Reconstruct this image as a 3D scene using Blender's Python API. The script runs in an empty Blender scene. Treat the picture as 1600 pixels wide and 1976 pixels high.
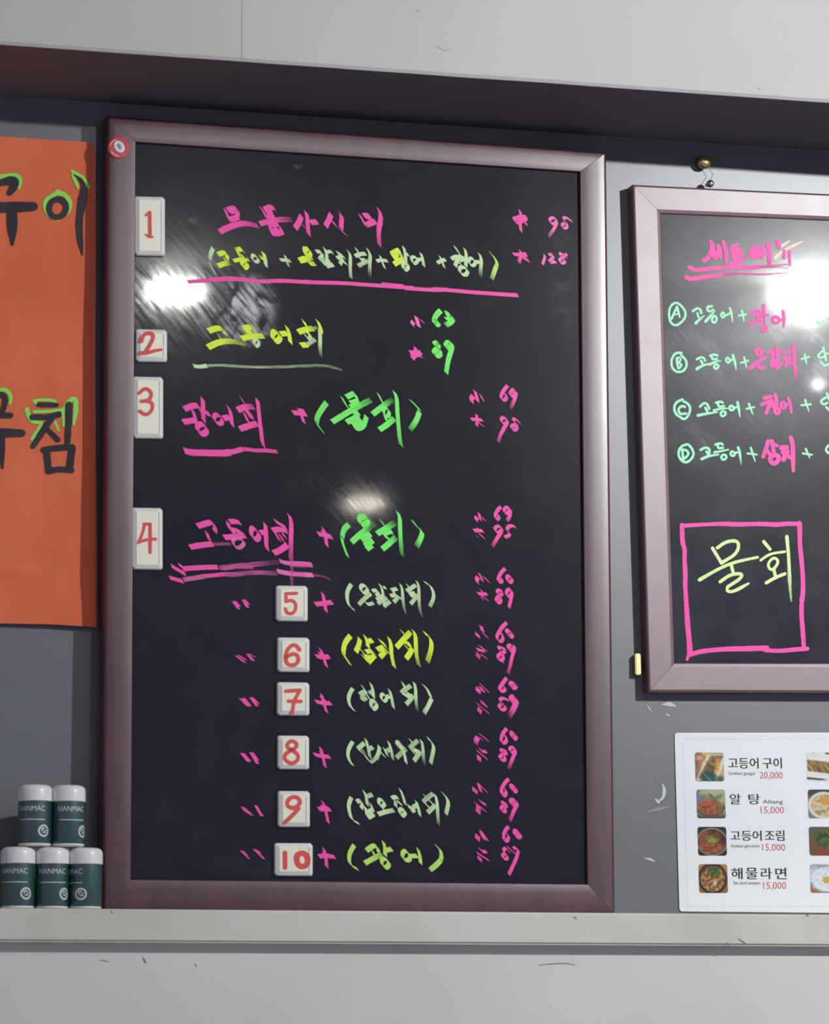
import bpy, bmesh, math, random
from mathutils import Vector, Matrix, noise

random.seed(7)
SC = bpy.context.scene
COL = SC.collection

# ------------------------------------------------------------------ camera
F_PX, PITCH, YAW, ROLL = 7000.0, math.radians(8.92), math.radians(15.25), math.radians(0.262)
DIST = 4.9                                   # camera to wall along the optical axis
CAM_Z = 1.35
fwd = Vector((math.sin(YAW)*math.cos(PITCH), math.cos(YAW)*math.cos(PITCH), math.sin(PITCH)))
r0 = Vector((math.cos(YAW), -math.sin(YAW), 0)); d0 = fwd.cross(r0)
rt = math.cos(ROLL)*r0 + math.sin(ROLL)*d0
dn = -math.sin(ROLL)*r0 + math.cos(ROLL)*d0
CAM = Vector((0, -DIST*fwd.y, CAM_Z))
cd = bpy.data.cameras.new('camera'); cam = bpy.data.objects.new('camera', cd); COL.objects.link(cam)
cd.sensor_fit = 'HORIZONTAL'; cd.sensor_width = 36.0; cd.lens = 36.0*F_PX/1600
cd.clip_start = 0.05
M = Matrix.Identity(4)
for i in range(3):
    M[i][0] = rt[i]; M[i][1] = -dn[i]; M[i][2] = -fwd[i]; M[i][3] = CAM[i]
cam.matrix_world = M
SC.camera = cam
cd.dof.use_dof = True
cd.dof.focus_distance = 5.35
cd.dof.aperture_fstop = 14.0

def ray(u, v):
    return rt*((u-800)/F_PX) + dn*((v-988)/F_PX) + fwd
def hit(u, v, P, N):
    d = ray(u, v); t = (P-CAM).dot(N)/d.dot(N)
    return CAM + d*t
NW = Vector((0, -1, 0))
def wallpt(u, v, y=0.0):
    return hit(u, v, Vector((0, y, 0)), NW)

# ------------------------------------------------------------------ light
w = bpy.data.worlds.new('world'); SC.world = w; w.use_nodes = True
bg = w.node_tree.nodes['Background']
bg.inputs[0].default_value = (0.76, 0.745, 1.0, 1); bg.inputs[1].default_value = 0.36

def mirror_lamp(name, u, v, k, power, sx, sy, aim, color=(1, 1, 1), spread=150, plane_y=-0.03, lean=0.0):
    """a ceiling lamp standing where its reflection in the boards shows it"""
    P = wallpt(u, v, plane_y); d = (P-CAM); nb_ = Vector((0, -math.cos(lean), math.sin(lean))); d = d - 2*d.dot(nb_)*nb_
    L = P + d*k
    l = bpy.data.lights.new(name, 'AREA'); l.shape = 'ELLIPSE'; l.size = sx; l.size_y = sy
    l.energy = power; l.color = color; l.spread = math.radians(spread)
    o = bpy.data.objects.new(name, l); COL.objects.link(o)
    o.location = L
    z = (L - aim).normalized(); x = Vector((0, 0, 1)).cross(z).normalized(); y = z.cross(x)
    R = Matrix((x, y, z)).transposed()
    o.rotation_euler = R.to_euler()
    return o
mirror_lamp('ceiling_lamp', 1566, 557, 0.50, 67.0, 0.07, 0.07, Vector((2.1, 0, 2.0)), (0.98, 1.0, 1.0), 170)
mirror_lamp('ceiling_lamp', 343, 556, 0.50, 3.1, 0.105, 0.035, Vector((1.0, 0, 2.0)), (1.0, 0.99, 0.94), 170, -0.045, 0.00935)
mirror_lamp('ceiling_lamp', 708, 969, 0.60, 0.26, 0.09, 0.03, Vector((1.0, 0, 2.0)), (1.0, 0.93, 0.78), 170, -0.045, 0.00935)
mirror_lamp('ceiling_lamp', 1586, 738, 0.60, 0.1, 0.02, 0.02, Vector((1.6, 0, 2.0)), (1, 1, 1), 170)

vs = SC.view_settings
vs.view_transform = 'Standard'; vs.look = 'None'; vs.exposure = 0.0; vs.gamma = 1.0
vs.use_curve_mapping = False

# ------------------------------------------------------------------ helpers
def ob(name, me, mat=None, parent=None):
    o = bpy.data.objects.new(name, me); COL.objects.link(o)
    if mat: me.materials.append(mat)
    if parent: o.parent = parent; o.matrix_parent_inverse = parent.matrix_world.inverted()
    return o
def empty(name, loc, label, cat, group=None):
    o = bpy.data.objects.new(name, None); COL.objects.link(o); o.location = loc
    o.empty_display_size = 0.02
    o.matrix_world = Matrix.Translation(loc)
    tag(o, label, cat, group); return o
def tag(o, label, cat, group=None):
    o['label'] = label; o['category'] = cat
    if group: o['group'] = group
def from_bm(bm, name, mat, parent=None, smooth=False):
    bmesh.ops.recalc_face_normals(bm, faces=bm.faces)
    me = bpy.data.meshes.new(name); bm.to_mesh(me); bm.free()
    if smooth:
        for p in me.polygons: p.use_smooth = True
    return ob(name, me, mat, parent)
def box(bm, x0, x1, y0, y1, z0, z1):
    vs_ = [bm.verts.new((x, y, z)) for x in (x0, x1) for y in (y0, y1) for z in (z0, z1)]
    for f in ((0,1,3,2),(4,6,7,5),(0,4,5,1),(2,3,7,6),(0,2,6,4),(1,5,7,3)):
        bm.faces.new([vs_[i] for i in f])
def structure(o): o['kind'] = 'structure'; return o

def mat(name, base, rough=0.5, metal=0.0, spec=0.5, coat=0.0, coat_r=0.05):
    m = bpy.data.materials.new(name); m.use_nodes = True
    b = m.node_tree.nodes['Principled BSDF']
    b.inputs['Base Color'].default_value = (*base, 1); b.inputs['Roughness'].default_value = rough
    b.inputs['Metallic'].default_value = metal; b.inputs['Specular IOR Level'].default_value = spec
    b.inputs['Coat Weight'].default_value = coat; b.inputs['Coat Roughness'].default_value = coat_r
    return m
def nd(m, t, **kw):
    n = m.node_tree.nodes.new(t)
    for k, v in kw.items():
        if k.startswith('i_'):
            n.inputs[k[2:].replace('_', ' ')].default_value = v
        else: setattr(n, k, v)
    return n
def lk(m, a, b): m.node_tree.links.new(a, b)
def mottled(name, c1, c2, scale, rough, spec=0.5, stretch=(1, 1, 1), detail=5, r1=None, bump=0.0, lo=.35, hi=.65):
    m = mat(name, c1, rough, spec=spec); b = m.node_tree.nodes['Principled BSDF']
    tc = nd(m, 'ShaderNodeTexCoord'); mp = nd(m, 'ShaderNodeMapping'); mp.inputs['Scale'].default_value = stretch
    lk(m, tc.outputs['Object'], mp.inputs['Vector'])
    n = nd(m, 'ShaderNodeTexNoise'); n.inputs['Scale'].default_value = scale; n.inputs['Detail'].default_value = detail
    lk(m, mp.outputs[0], n.inputs['Vector'])
    r = nd(m, 'ShaderNodeValToRGB'); r.color_ramp.elements[0].position = lo; r.color_ramp.elements[1].position = hi
    r.color_ramp.elements[0].color = (*c1, 1); r.color_ramp.elements[1].color = (*c2, 1)
    lk(m, n.outputs['Fac'], r.inputs[0]); lk(m, r.outputs[0], b.inputs['Base Color'])
    if r1 is not None:
        mr = nd(m, 'ShaderNodeMapRange'); mr.inputs['To Min'].default_value = rough; mr.inputs['To Max'].default_value = r1
        lk(m, n.outputs['Fac'], mr.inputs['Value']); lk(m, mr.outputs[0], b.inputs['Roughness'])
    if bump:
        bp = nd(m, 'ShaderNodeBump'); bp.inputs['Strength'].default_value = bump; bp.inputs['Distance'].default_value = 0.002
        lk(m, n.outputs['Fac'], bp.inputs['Height']); lk(m, bp.outputs[0], b.inputs['Normal'])
    return m

# ------------------------------------------------------------------ materials
M_WALL = mottled('grey_wall_paint', (0.120, 0.125, 0.142), (0.138, 0.144, 0.16), 3.0, 0.38, 0.85, detail=3)
M_WHITE = mottled('white_wall_paint', (0.62, 0.62, 0.57), (0.70, 0.70, 0.65), 2.5, 0.6, 0.3, detail=6)
M_LEDGE = mottled('cream_ledge_paint', (0.56, 0.56, 0.49), (0.66, 0.66, 0.60), 5.0, 0.5, 0.35, detail=6)
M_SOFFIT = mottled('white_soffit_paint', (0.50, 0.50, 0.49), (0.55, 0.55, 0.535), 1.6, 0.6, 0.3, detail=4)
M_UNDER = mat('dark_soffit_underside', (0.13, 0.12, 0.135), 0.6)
M_CEIL = mat('ceiling_paint', (0.7, 0.7, 0.68), 0.8)
M_FLOOR = mottled('floor_tiles', (0.50, 0.48, 0.50), (0.56, 0.54, 0.56), 3, 0.5)
M_WOOD = mottled('mahogany_lacquer', (0.060, 0.015, 0.024), (0.085, 0.021, 0.030), 50, 0.32, 1.0, stretch=(1, 1, 0.25), r1=0.38)
M_WOOD2 = mottled('mahogany_lacquer_pale', (0.115, 0.042, 0.052), (0.16, 0.06, 0.07), 22, 0.38, 0.95, r1=0.44)
for k_, v_ in (('Coat Weight', 0.7), ('Coat Roughness', 0.46)): M_WOOD2.node_tree.nodes['Principled BSDF'].inputs[k_].default_value = v_
M_SIDE = mat('black_board_edge', (0.02, 0.02, 0.022), 0.5)
M_TAG = mat('ivory_plastic', (0.90, 0.87, 0.70), 0.35, spec=0.5)
M_TAGRIM = mat('clear_plastic_rim', (0.80, 0.80, 0.76), 0.3, spec=0.5)
M_RED = mat('red_marker', (0.72, 0.075, 0.06), 0.5)
M_BRASS = mat('brass', (0.80, 0.62, 0.28), 0.32, metal=1.0)
M_STEEL = mat('steel', (0.7, 0.68, 0.62), 0.25, metal=1.0)
M_CAP = mat('white_plastic', (0.80, 0.80, 0.78), 0.3, spec=0.5)
M_BOTTLE = mat('dark_green_plastic', (0.018, 0.075, 0.070), 0.34, spec=0.9, coat=0.6, coat_r=0.3)
M_PRINT = mat('pale_green_print', (0.62, 0.70, 0.66), 0.5)
M_ORANGE = mottled('orange_paper', (0.72, 0.135, 0.055), (0.80, 0.17, 0.075), 4.0, 0.6, 0.3, detail=3)
M_BLACKINK = mat('black_ink', (0.028, 0.024, 0.03), 0.55, spec=0.3)
M_LIME = mat('lime_ink', (0.30, 0.80, 0.10), 0.6)
M_CARD = mat('laminated_paper', (0.85, 0.885, 0.90), 0.5, spec=0.2)
M_CARDINK = mat('black_print', (0.03, 0.028, 0.03), 0.5)
M_CARDRED = mat('red_print', (0.62, 0.10, 0.11), 0.5)
M_CARDGREY = mat('grey_print', (0.66, 0.69, 0.72), 0.5)
M_BADGE = mat('red_badge', (0.60, 0.05, 0.07), 0.4)
M_BADGE2 = mat('white_badge_centre', (0.72, 0.76, 0.80), 0.3)
M_BADGE3 = mat('grey_badge_ink', (0.22, 0.28, 0.38), 0.4)
M_SCUFF = mat('white_tape_residue', (0.62, 0.64, 0.62), 0.6)
M_SCUFF2 = mat('pale_tape_residue', (0.27, 0.28, 0.24), 0.5)
M_DIRT = mat('dark_scuff', (0.16, 0.15, 0.12), 0.7)

def ink(name, c):
    m = mat(name, c, 0.5, spec=0.35); b = m.node_tree.nodes['Principled BSDF']
    uv = nd(m, 'ShaderNodeUVMap'); mp = nd(m, 'ShaderNodeMapping'); mp.inputs['Scale'].default_value = (1, 1, 1)
    lk(m, uv.outputs[0], mp.inputs['Vector'])
    n = nd(m, 'ShaderNodeTexNoise'); n.inputs['Scale'].default_value = 1.0; n.inputs['Detail'].default_value = 2.0
    lk(m, mp.outputs[0], n.inputs['Vector'])
    at = nd(m, 'ShaderNodeAttribute'); at.attribute_name = 'den'
    a1 = nd(m, 'ShaderNodeMath', operation='SUBTRACT'); lk(m, at.outputs['Fac'], a1.inputs[0]); lk(m, n.outputs['Fac'], a1.inputs[1])
    mr = nd(m, 'ShaderNodeMapRange'); mr.interpolation_type = 'SMOOTHSTEP'
    mr.inputs['From Min'].default_value = -0.45; mr.inputs['From Max'].default_value = 0.72
    lk(m, a1.outputs[0], mr.inputs['Value'])
    cl = nd(m, 'ShaderNodeMath', operation='MINIMUM'); cl.inputs[1].default_value = 1.0
    lk(m, mr.outputs[0], cl.inputs[0]); lk(m, cl.outputs[0], b.inputs['Alpha'])
    return m
INK = {'pink': ink('pink_marker', (1.0, 0.085, 0.44)), 'yel': ink('yellow_green_marker', (0.78, 1.0, 0.05)),
       'pale': ink('pale_green_marker', (0.62, 0.86, 0.45)), 'green': ink('green_marker', (0.20, 1.0, 0.15)),
       'mint': ink('mint_marker', (0.42, 1.0, 0.62)), 'lemon': ink('lemon_marker', (0.80, 1.0, 0.42)),
       'lime': ink('lime_marker', (0.55, 0.85, 0.16)), 'white': ink('white_residue', (0.7, 0.7, 0.7)),
       'black': M_BLACKINK, 'outline': M_LIME, 'red': M_RED, 'peach': ink('peach_print_and_glare', (1.0, 0.72, 0.55)),  # peach: badge print, and pink marker with lamp glare painted in
       'rose': ink('rose_marker', (1.0, 0.18, 0.55))}

# ------------------------------------------------------------------ room
z_of = lambda u, v, y: wallpt(u, v, y).z
LEDGE_Y = -0.120
Z_LT = z_of(800, 1758.5, LEDGE_Y); Z_LB = z_of(800, 1821.5, LEDGE_Y)
Z_UB = Z_LB
SOF_Y = -0.242
Z_SOF = z_of(800, 141, SOF_Y)
XL, XR = -2.5, 5.5
bm = bmesh.new(); box(bm, XL, XR, 0.0, 0.1, Z_LT-0.001, Z_SOF+0.001); structure(from_bm(bm, 'wall_back', M_WALL))
bm = bmesh.new(); box(bm, XL, XR, LEDGE_Y+0.022, 0.1, 0.0, Z_LB); structure(from_bm(bm, 'wall_lower', M_WHITE))
bm = bmesh.new(); box(bm, XL, XR, LEDGE_Y, 0.1, Z_LB, Z_LT)
e = [x for x in bm.edges if all(abs(v.co.y-LEDGE_Y) < 1e-5 for v in x.verts) and abs(x.verts[0].co.z-x.verts[1].co.z) < 1e-5]
bmesh.ops.bevel(bm, geom=e, offset=0.003, segments=3, affect='EDGES')
ledge = structure(from_bm(bm, 'trim_1', M_LEDGE, smooth=False))
# bulkhead above: white face, dark underside, joint in the plaster and a chipped lower edge
bm = bmesh.new()
xs = [XL]; X_SEAM = wallpt(467, 100, SOF_Y).x
x = XL
while x < XR:
    x += 0.012; xs.append(x)
rows = []
for x in xs:
    j = 0.0009*(noise.noise(Vector((x*9, 0, 3)))) + 0.0022*max(0, noise.noise(Vector((x*22, 5, 1)))-0.45)
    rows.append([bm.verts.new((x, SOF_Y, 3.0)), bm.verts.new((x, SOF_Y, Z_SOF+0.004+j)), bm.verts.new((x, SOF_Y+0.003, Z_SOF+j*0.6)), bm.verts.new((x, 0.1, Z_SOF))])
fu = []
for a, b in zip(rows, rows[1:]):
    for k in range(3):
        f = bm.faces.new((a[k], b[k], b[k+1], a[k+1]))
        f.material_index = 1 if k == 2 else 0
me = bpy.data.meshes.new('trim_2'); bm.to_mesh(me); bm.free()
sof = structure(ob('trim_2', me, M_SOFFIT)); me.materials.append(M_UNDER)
bm = bmesh.new(); box(bm, X_SEAM-0.0006, X_SEAM+0.0006, SOF_Y-0.0004, SOF_Y+0.001, Z_SOF+0.003, 3.0)
from_bm(bm, 'plaster_joint', mat('joint_grey', (0.42, 0.42, 0.40), 0.8), sof)
bm = bmesh.new(); box(bm, XL, XR, -6.0, 0.1, 3.0, 3.05); structure(from_bm(bm, 'ceiling', M_CEIL))
bm = bmesh.new(); box(bm, XL, XR, -6.0, 0.1, -0.05, 0.0); structure(from_bm(bm, 'floor', M_FLOOR))

# ------------------------------------------------------------------ stroke engine
def chaikin(p, n, closed=False):
    for _ in range(n):
        q = []
        m_ = len(p)
        rng = range(m_) if closed else range(m_-1)
        if not closed: q.append(p[0])
        for i in rng:
            a, b = p[i], p[(i+1) % m_]
            q.append((a[0]*.75+b[0]*.25, a[1]*.75+b[1]*.25)); q.append((a[0]*.25+b[0]*.75, a[1]*.25+b[1]*.75))
        if not closed: q.append(p[-1])
        p = q
    return p
def resample(p, step):
    out = [p[0]]; acc = 0.0
    for a, b in zip(p, p[1:]):
        L = math.hypot(b[0]-a[0], b[1]-a[1])
        if L < 1e-6: continue
        t = step-acc
        while t <= L:
            out.append((a[0]+(b[0]-a[0])*t/L, a[1]+(b[1]-a[1])*t/L)); t += step
        acc = L-(t-step)
    if math.hypot(out[-1][0]-p[-1][0], out[-1][1]-p[-1][1]) > 0.3: out.append(p[-1])
    return out
class Plane:
    def __init__(s, P, N): s.P, s.N = P, N.normalized()
    def at(s, u, v, h=0.0): return hit(u, v, s.P+s.N*h, s.N)
STROKE_N = [0]
def write(part, parent, plane, crop, color, strokes, nib=(7.5, 9.5), wid=None, h=0.0003, label=None, step=1.6, nk=1.0):
    """one line of marker writing: ribbons a fraction of a millimetre proud of the panel"""
    ox, oy, sc = crop
    bm = bmesh.new(); uvl = bm.loops.layers.uv.new('UVMap'); den = bm.verts.layers.float.new('den')
    for si, st in enumerate(strokes):
        body, _, opts = st.partition('|')
        pts = [tuple(float(c) for c in q.split(',')) for q in body.split()]
        pts = [(ox+a/sc, oy+b/sc) for a, b in pts]
        nb, wd, fade, dst, closed, sharp, fs = nib, wid, None, 1.0, False, False, 0.4
        for o_ in opts.split():
            if o_[0] == 'n': nb = tuple(float(c)/(nk if nk < 0.8 else 1) for c in o_[1:].split(',')); wd = None
            elif o_[0] == 'w': wd = [float(c) for c in o_[1:].split(',')]
            elif o_[0] == 'f': fade = float(o_[1:])
            elif o_[0] == 'd': dst = float(o_[1:])
            elif o_[0] == 'c': closed = True
            elif o_[0] == 's': sharp = True
        if closed and len(pts) <= 5:
            mx_ = sum(p[0] for p in pts)/len(pts); my_ = sum(p[1] for p in pts)/len(pts)
            pts = [(mx_+(p[0]-mx_)*1.2, my_+(p[1]-my_)*1.2) for p in pts]
        if not sharp and len(pts) > 2: pts = chaikin(pts, 3, closed)
        if closed: pts = pts+pts[:1]
        pts = resample(pts, step)
        if len(pts) < 2: continue
        STROKE_N[0] += 1
        nb = (nb[0]*nk, nb[1]*nk)
        hh = h + 0.00003*(STROKE_N[0] % 12)
        n = len(pts); dirs = []
        for i in range(n):
            a, b = pts[max(0, i-1)], pts[min(n-1, i+1)]
            if closed and i in (0, n-1): a, b = pts[n-2], pts[1]
            L = math.hypot(b[0]-a[0], b[1]-a[1]) or 1; dirs.append(((b[0]-a[0])/L, (b[1]-a[1])/L))
        rows = []; sgn = 1; sx = random.random()*50
        caps = []
        for i, (p, d) in enumerate(zip(pts, dirs)):
            t = i/(n-1); pr = (-d[1], d[0])
            if wd:
                k = t*(len(wd)-1); j = min(int(k), len(wd)-2) if len(wd) > 1 else 0
                ww = wd[0] if len(wd) == 1 else wd[j]*(1-(k-j))+wd[j+1]*(k-j)
                jit = 1+0.10*noise.noise(Vector((p[0]*.16, p[1]*.16, sx)))
                o_ = (pr[0]*ww*.5*jit, pr[1]*ww*.5*jit); W = ww
            else:
                jit = 1+0.07*noise.noise(Vector((p[0]*.2, p[1]*.2, sx)))
                c = d[0]*nb[1]-d[1]*nb[0]
                sgn = 1 if c >= 0 else -1
                o_ = ((nb[0]*.5*sgn*jit+pr[0]*.6), (nb[1]*.5*sgn*jit+pr[1]*.6)); W = math.hypot(*nb)
            dd = dst
            if fade is not None and t > fs: dd = dst+(fade-dst)*(t-fs)/(1-fs)
            ed = 0.0
            A = plane.at(p[0]-o_[0], p[1]-o_[1], hh); B = plane.at(p[0]+o_[0], p[1]+o_[1], hh)
            va, vb = bm.verts.new(A), bm.verts.new(B)
            va[den] = vb[den] = dd*1.15
            rows.append((va, vb, i*step*0.035, W*0.55, dd))
            if wd and not closed and i in (0, n-1): caps.append((va, vb, p, d if i else (-d[0], -d[1]), o_, hh, dd))
        for r0_, r1_ in zip(rows, rows[1:]):
            try: f = bm.faces.new((r0_[0], r0_[1], r1_[1], r1_[0]))
            except ValueError: continue
            for l, uvv in zip(f.loops, ((sx, r0_[2]), (sx+r0_[3], r0_[2]), (sx+r1_[3], r1_[2]), (sx, r1_[2]))): l[uvl].uv = uvv
        for va, vb, p, d, o_, hh, dd in caps:
            R = math.hypot(*o_)
            if R < 0.6: continue
            a0 = math.atan2(-o_[1], -o_[0]); a1 = math.atan2(o_[1], o_[0])
            ad = math.atan2(d[1], d[0])
            fan = []
            for k in range(1, 6):
                # from -o through d to +o
                q = k/6*math.pi
                ca, sa = math.cos(q), math.sin(q)
                vx = -o_[0]*ca+d[0]*R*sa; vy = -o_[1]*ca+d[1]*R*sa
                nv = bm.verts.new(plane.at(p[0]+vx, p[1]+vy, hh)); nv[den] = dd*1.15; fan.append(nv)
            f = bm.faces.new([va]+fan+[vb])
            for l in f.loops: l[uvl].uv = (sx, 0)
    me = bpy.data.meshes.new(part); bm.to_mesh(me); bm.free()
    o = ob(part, me, INK[color], parent)
    if label: o['label'] = label
    return o

# ------------------------------------------------------------------ boards
def panel_mat(name, spots, haze, hz_lo, hz_hi, base=(0.011, 0.0105, 0.019), sp_=0.10, rmax=0.08, bmp=0.003):
    m = mat(name, base, 0.26, spec=sp_, coat=0.6, coat_r=0.05); b = m.node_tree.nodes['Principled BSDF']
    uv = nd(m, 'ShaderNodeUVMap')
    # wiping streaks run down to the right
    m0 = nd(m, 'ShaderNodeMapping'); m0.inputs['Rotation'].default_value = (0, 0, math.radians(-50)); lk(m, uv.outputs[0], m0.inputs['Vector'])
    mp = nd(m, 'ShaderNodeMapping'); mp.inputs['Scale'].default_value = (16, 150, 1)
    lk(m, m0.outputs[0], mp.inputs['Vector'])
    n1 = nd(m, 'ShaderNodeTexNoise'); n1.inputs['Scale'].default_value = 1.0; n1.inputs['Detail'].default_value = 4
    lk(m, mp.outputs[0], n1.inputs['Vector'])
    n2 = nd(m, 'ShaderNodeTexNoise'); n2.inputs['Scale'].default_value = 11.0; n2.inputs['Detail'].default_value = 5
    lk(m, uv.outputs[0], n2.inputs['Vector'])
    acc = None
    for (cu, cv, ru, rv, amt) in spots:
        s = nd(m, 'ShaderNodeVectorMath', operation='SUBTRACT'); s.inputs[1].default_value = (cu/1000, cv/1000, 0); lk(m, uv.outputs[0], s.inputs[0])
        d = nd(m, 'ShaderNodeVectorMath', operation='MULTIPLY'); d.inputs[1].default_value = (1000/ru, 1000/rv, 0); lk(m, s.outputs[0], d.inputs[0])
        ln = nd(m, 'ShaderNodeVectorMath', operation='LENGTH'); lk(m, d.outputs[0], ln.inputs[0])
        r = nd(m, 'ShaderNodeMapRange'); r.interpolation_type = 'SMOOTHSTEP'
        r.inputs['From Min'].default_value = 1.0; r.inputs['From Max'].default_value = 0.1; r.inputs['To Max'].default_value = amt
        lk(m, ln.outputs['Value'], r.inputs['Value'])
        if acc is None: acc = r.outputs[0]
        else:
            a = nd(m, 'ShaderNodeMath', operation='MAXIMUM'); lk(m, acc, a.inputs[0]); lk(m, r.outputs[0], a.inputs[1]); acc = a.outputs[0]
    p1 = nd(m, 'ShaderNodeMath', operation='MULTIPLY'); lk(m, n1.outputs['Fac'], p1.inputs[0]); lk(m, n2.outputs['Fac'], p1.inputs[1])
    st = nd(m, 'ShaderNodeMapRange'); st.inputs['From Min'].default_value = 0.16; st.inputs['From Max'].default_value = 0.36
    lk(m, p1.outputs[0], st.inputs['Value'])
    dm = nd(m, 'ShaderNodeMath', operation='MULTIPLY'); 
    n3 = nd(m, 'ShaderNodeTexNoise'); n3.inputs['Scale'].default_value = 24.0; n3.inputs['Detail'].default_value = 4; n3.inputs['Distortion'].default_value = 0.6
    lk(m, uv.outputs[0], n3.inputs['Vector'])
    c3 = nd(m, 'ShaderNodeMapRange'); c3.interpolation_type = 'SMOOTHSTEP'; c3.inputs['From Min'].default_value = 0.36; c3.inputs['From Max'].default_value = 0.58
    lk(m, n3.outputs['Fac'], c3.inputs['Value'])
    s3 = nd(m, 'ShaderNodeMath', operation='MULTIPLY'); lk(m, st.outputs[0], s3.inputs[0]); lk(m, c3.outputs[0], s3.inputs[1])
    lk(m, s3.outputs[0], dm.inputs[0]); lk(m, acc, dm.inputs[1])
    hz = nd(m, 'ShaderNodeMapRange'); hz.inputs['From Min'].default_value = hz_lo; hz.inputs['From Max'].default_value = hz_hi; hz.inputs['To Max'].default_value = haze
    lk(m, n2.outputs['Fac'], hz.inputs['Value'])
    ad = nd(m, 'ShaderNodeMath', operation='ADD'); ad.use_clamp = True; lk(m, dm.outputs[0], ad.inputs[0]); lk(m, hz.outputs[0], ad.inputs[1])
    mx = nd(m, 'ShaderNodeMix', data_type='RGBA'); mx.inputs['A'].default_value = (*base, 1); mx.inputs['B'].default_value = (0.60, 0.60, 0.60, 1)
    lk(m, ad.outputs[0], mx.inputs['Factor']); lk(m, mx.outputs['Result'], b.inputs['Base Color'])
    cr = nd(m, 'ShaderNodeMapRange'); cr.inputs['To Min'].default_value = 0.03; cr.inputs['To Max'].default_value = rmax
    cr.inputs['From Min'].default_value = 0.25; cr.inputs['From Max'].default_value = 0.75
    lk(m, (n1 if rmax > 0.06 else n2).outputs['Fac'], cr.inputs['Value']); lk(m, cr.outputs[0], b.inputs['Coat Roughness'])
    bp = nd(m, 'ShaderNodeBump'); bp.inputs['Strength'].default_value = bmp; bp.inputs['Distance'].default_value = 0.001
    lk(m, n1.outputs['Fac'], bp.inputs['Height']); lk(m, bp.outputs[0], b.inputs['Coat Normal'])
    return m

def build_board(root, plane, outer, inner, prof, depth, pmat, fmat, recess, smooth_deg=1.0):
    """four mitred frame rails round a recessed black panel"""
    for i in range(4):
        j = (i+1) % 4
        bm = bmesh.new(); rows = []
        for (wv, hv) in prof:
            r_ = []
            for q in (i, j):
                u = outer[q][0]*(1-wv)+inner[q][0]*wv; v = outer[q][1]*(1-wv)+inner[q][1]*wv
                r_.append(plane.at(u, v)+plane.N*hv)
            a, b = r_; gp = (b-a).normalized()*0.00028; a = a+gp; b = b-gp; seg = [bm.verts.new(a.lerp(b, k/12)) for k in range(13)]
            rows.append(seg)
        for a, b in zip(rows, rows[1:]):
            for k in range(12): bm.faces.new((a[k], a[k+1], b[k+1], b[k]))
        # close the mitred ends and the back so the rail is solid
        bm.faces.new([r[0] for r in rows]); bm.faces.new([r[-1] for r in rows])
        for k in range(12): bm.faces.new((rows[-1][k], rows[-1][k+1], rows[0][k+1], rows[0][k]))
        o = from_bm(bm, 'frame_rail', fmat, root)
        o.data.materials.append(M_SIDE)
        for p in o.data.polygons:
            p.use_smooth = len(p.vertices) == 4
        o.data.set_sharp_from_angle(angle=math.radians(smooth_deg))
    bm = bmesh.new(); uvl = bm.loops.layers.uv.new('UVMap')
    cu = sum(p[0] for p in inner)/4; cv = sum(p[1] for p in inner)/4
    q = [(cu+(u-cu)*1.012, cv+(v-cv)*1.008) for u, v in inner]
    N_ = 10; grid = []
    for b_ in range(N_+1):
        row = []
        for a_ in range(N_+1):
            s, t = a_/N_, b_/N_
            u = (q[0][0]*(1-s)+q[1][0]*s)*(1-t)+(q[3][0]*(1-s)+q[2][0]*s)*t
            v = (q[0][1]*(1-s)+q[1][1]*s)*(1-t)+(q[3][1]*(1-s)+q[2][1]*s)*t
            row.append((bm.verts.new(plane.at(u, v, -recess)), (u/1000, v/1000)))
        grid.append(row)
    for b_ in range(N_):
        for a_ in range(N_):
            c = (grid[b_][a_], grid[b_][a_+1], grid[b_+1][a_+1], grid[b_+1][a_])
            f = bm.faces.new([x[0] for x in c])
            for l, x in zip(f.loops, c): l[uvl].uv = x[1]
    ret = bmesh.ops.extrude_face_region(bm, geom=bm.faces[:])
    for v in ret['geom']:
        if isinstance(v, bmesh.types.BMVert): v.co -= plane.N*0.004
    from_bm(bm, 'writing_panel', pmat, root)
    return root

# big board: stands on the ledge and leans a centimetre back
YB, YT = -0.047, -0.037
UP = Vector((0, YT-YB, 1.07)).normalized()
PL = Plane(Vector((0, YB, Z_LT)), Vector((0, -UP.z, UP.y)))
def on_ledge(u, plane):
    lo, hi = 1700.0, 1830.0
    for _ in range(50):
        m_ = (lo+hi)/2
        if plane.at(u, m_).z > Z_LT+0.0008: lo = m_
        else: hi = m_
    return lo
O1 = [(206.5, 223), (1171, 294), (1188, on_ledge(1188, PL)), (198, on_ledge(198, PL))]
I1 = [(262.5, 273.5), (1120, 330.7), (1134.5, 1706), (253, 1697)]
PROF1 = [(0, -0.030), (0, -0.0040), (0.04, -0.0016), (0.10, -0.0005), (0.20, -0.0001), (0.34, 0), (0.50, 0), (0.64, -0.0001), (0.76, -0.0003), (0.88, -0.0007), (0.98, -0.0012), (1, -0.002), (1, -0.011), (0.6, -0.014), (0.4, -0.030)]
c = (PL.at(198, 1760)+PL.at(1188, 1760))/2
big = empty('menu_board', (c.x, -0.03, Z_LT), 'tall black menu board in a dark red wooden frame standing on the ledge', 'menu board')
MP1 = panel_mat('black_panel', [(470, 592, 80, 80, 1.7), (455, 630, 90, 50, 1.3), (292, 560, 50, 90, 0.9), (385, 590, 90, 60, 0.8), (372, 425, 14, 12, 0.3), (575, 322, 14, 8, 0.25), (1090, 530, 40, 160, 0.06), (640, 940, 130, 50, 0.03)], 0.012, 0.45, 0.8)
build_board(big, PL, O1, I1, PROF1, 0.03, MP1, M_WOOD, 0.007, 8.0)
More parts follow.
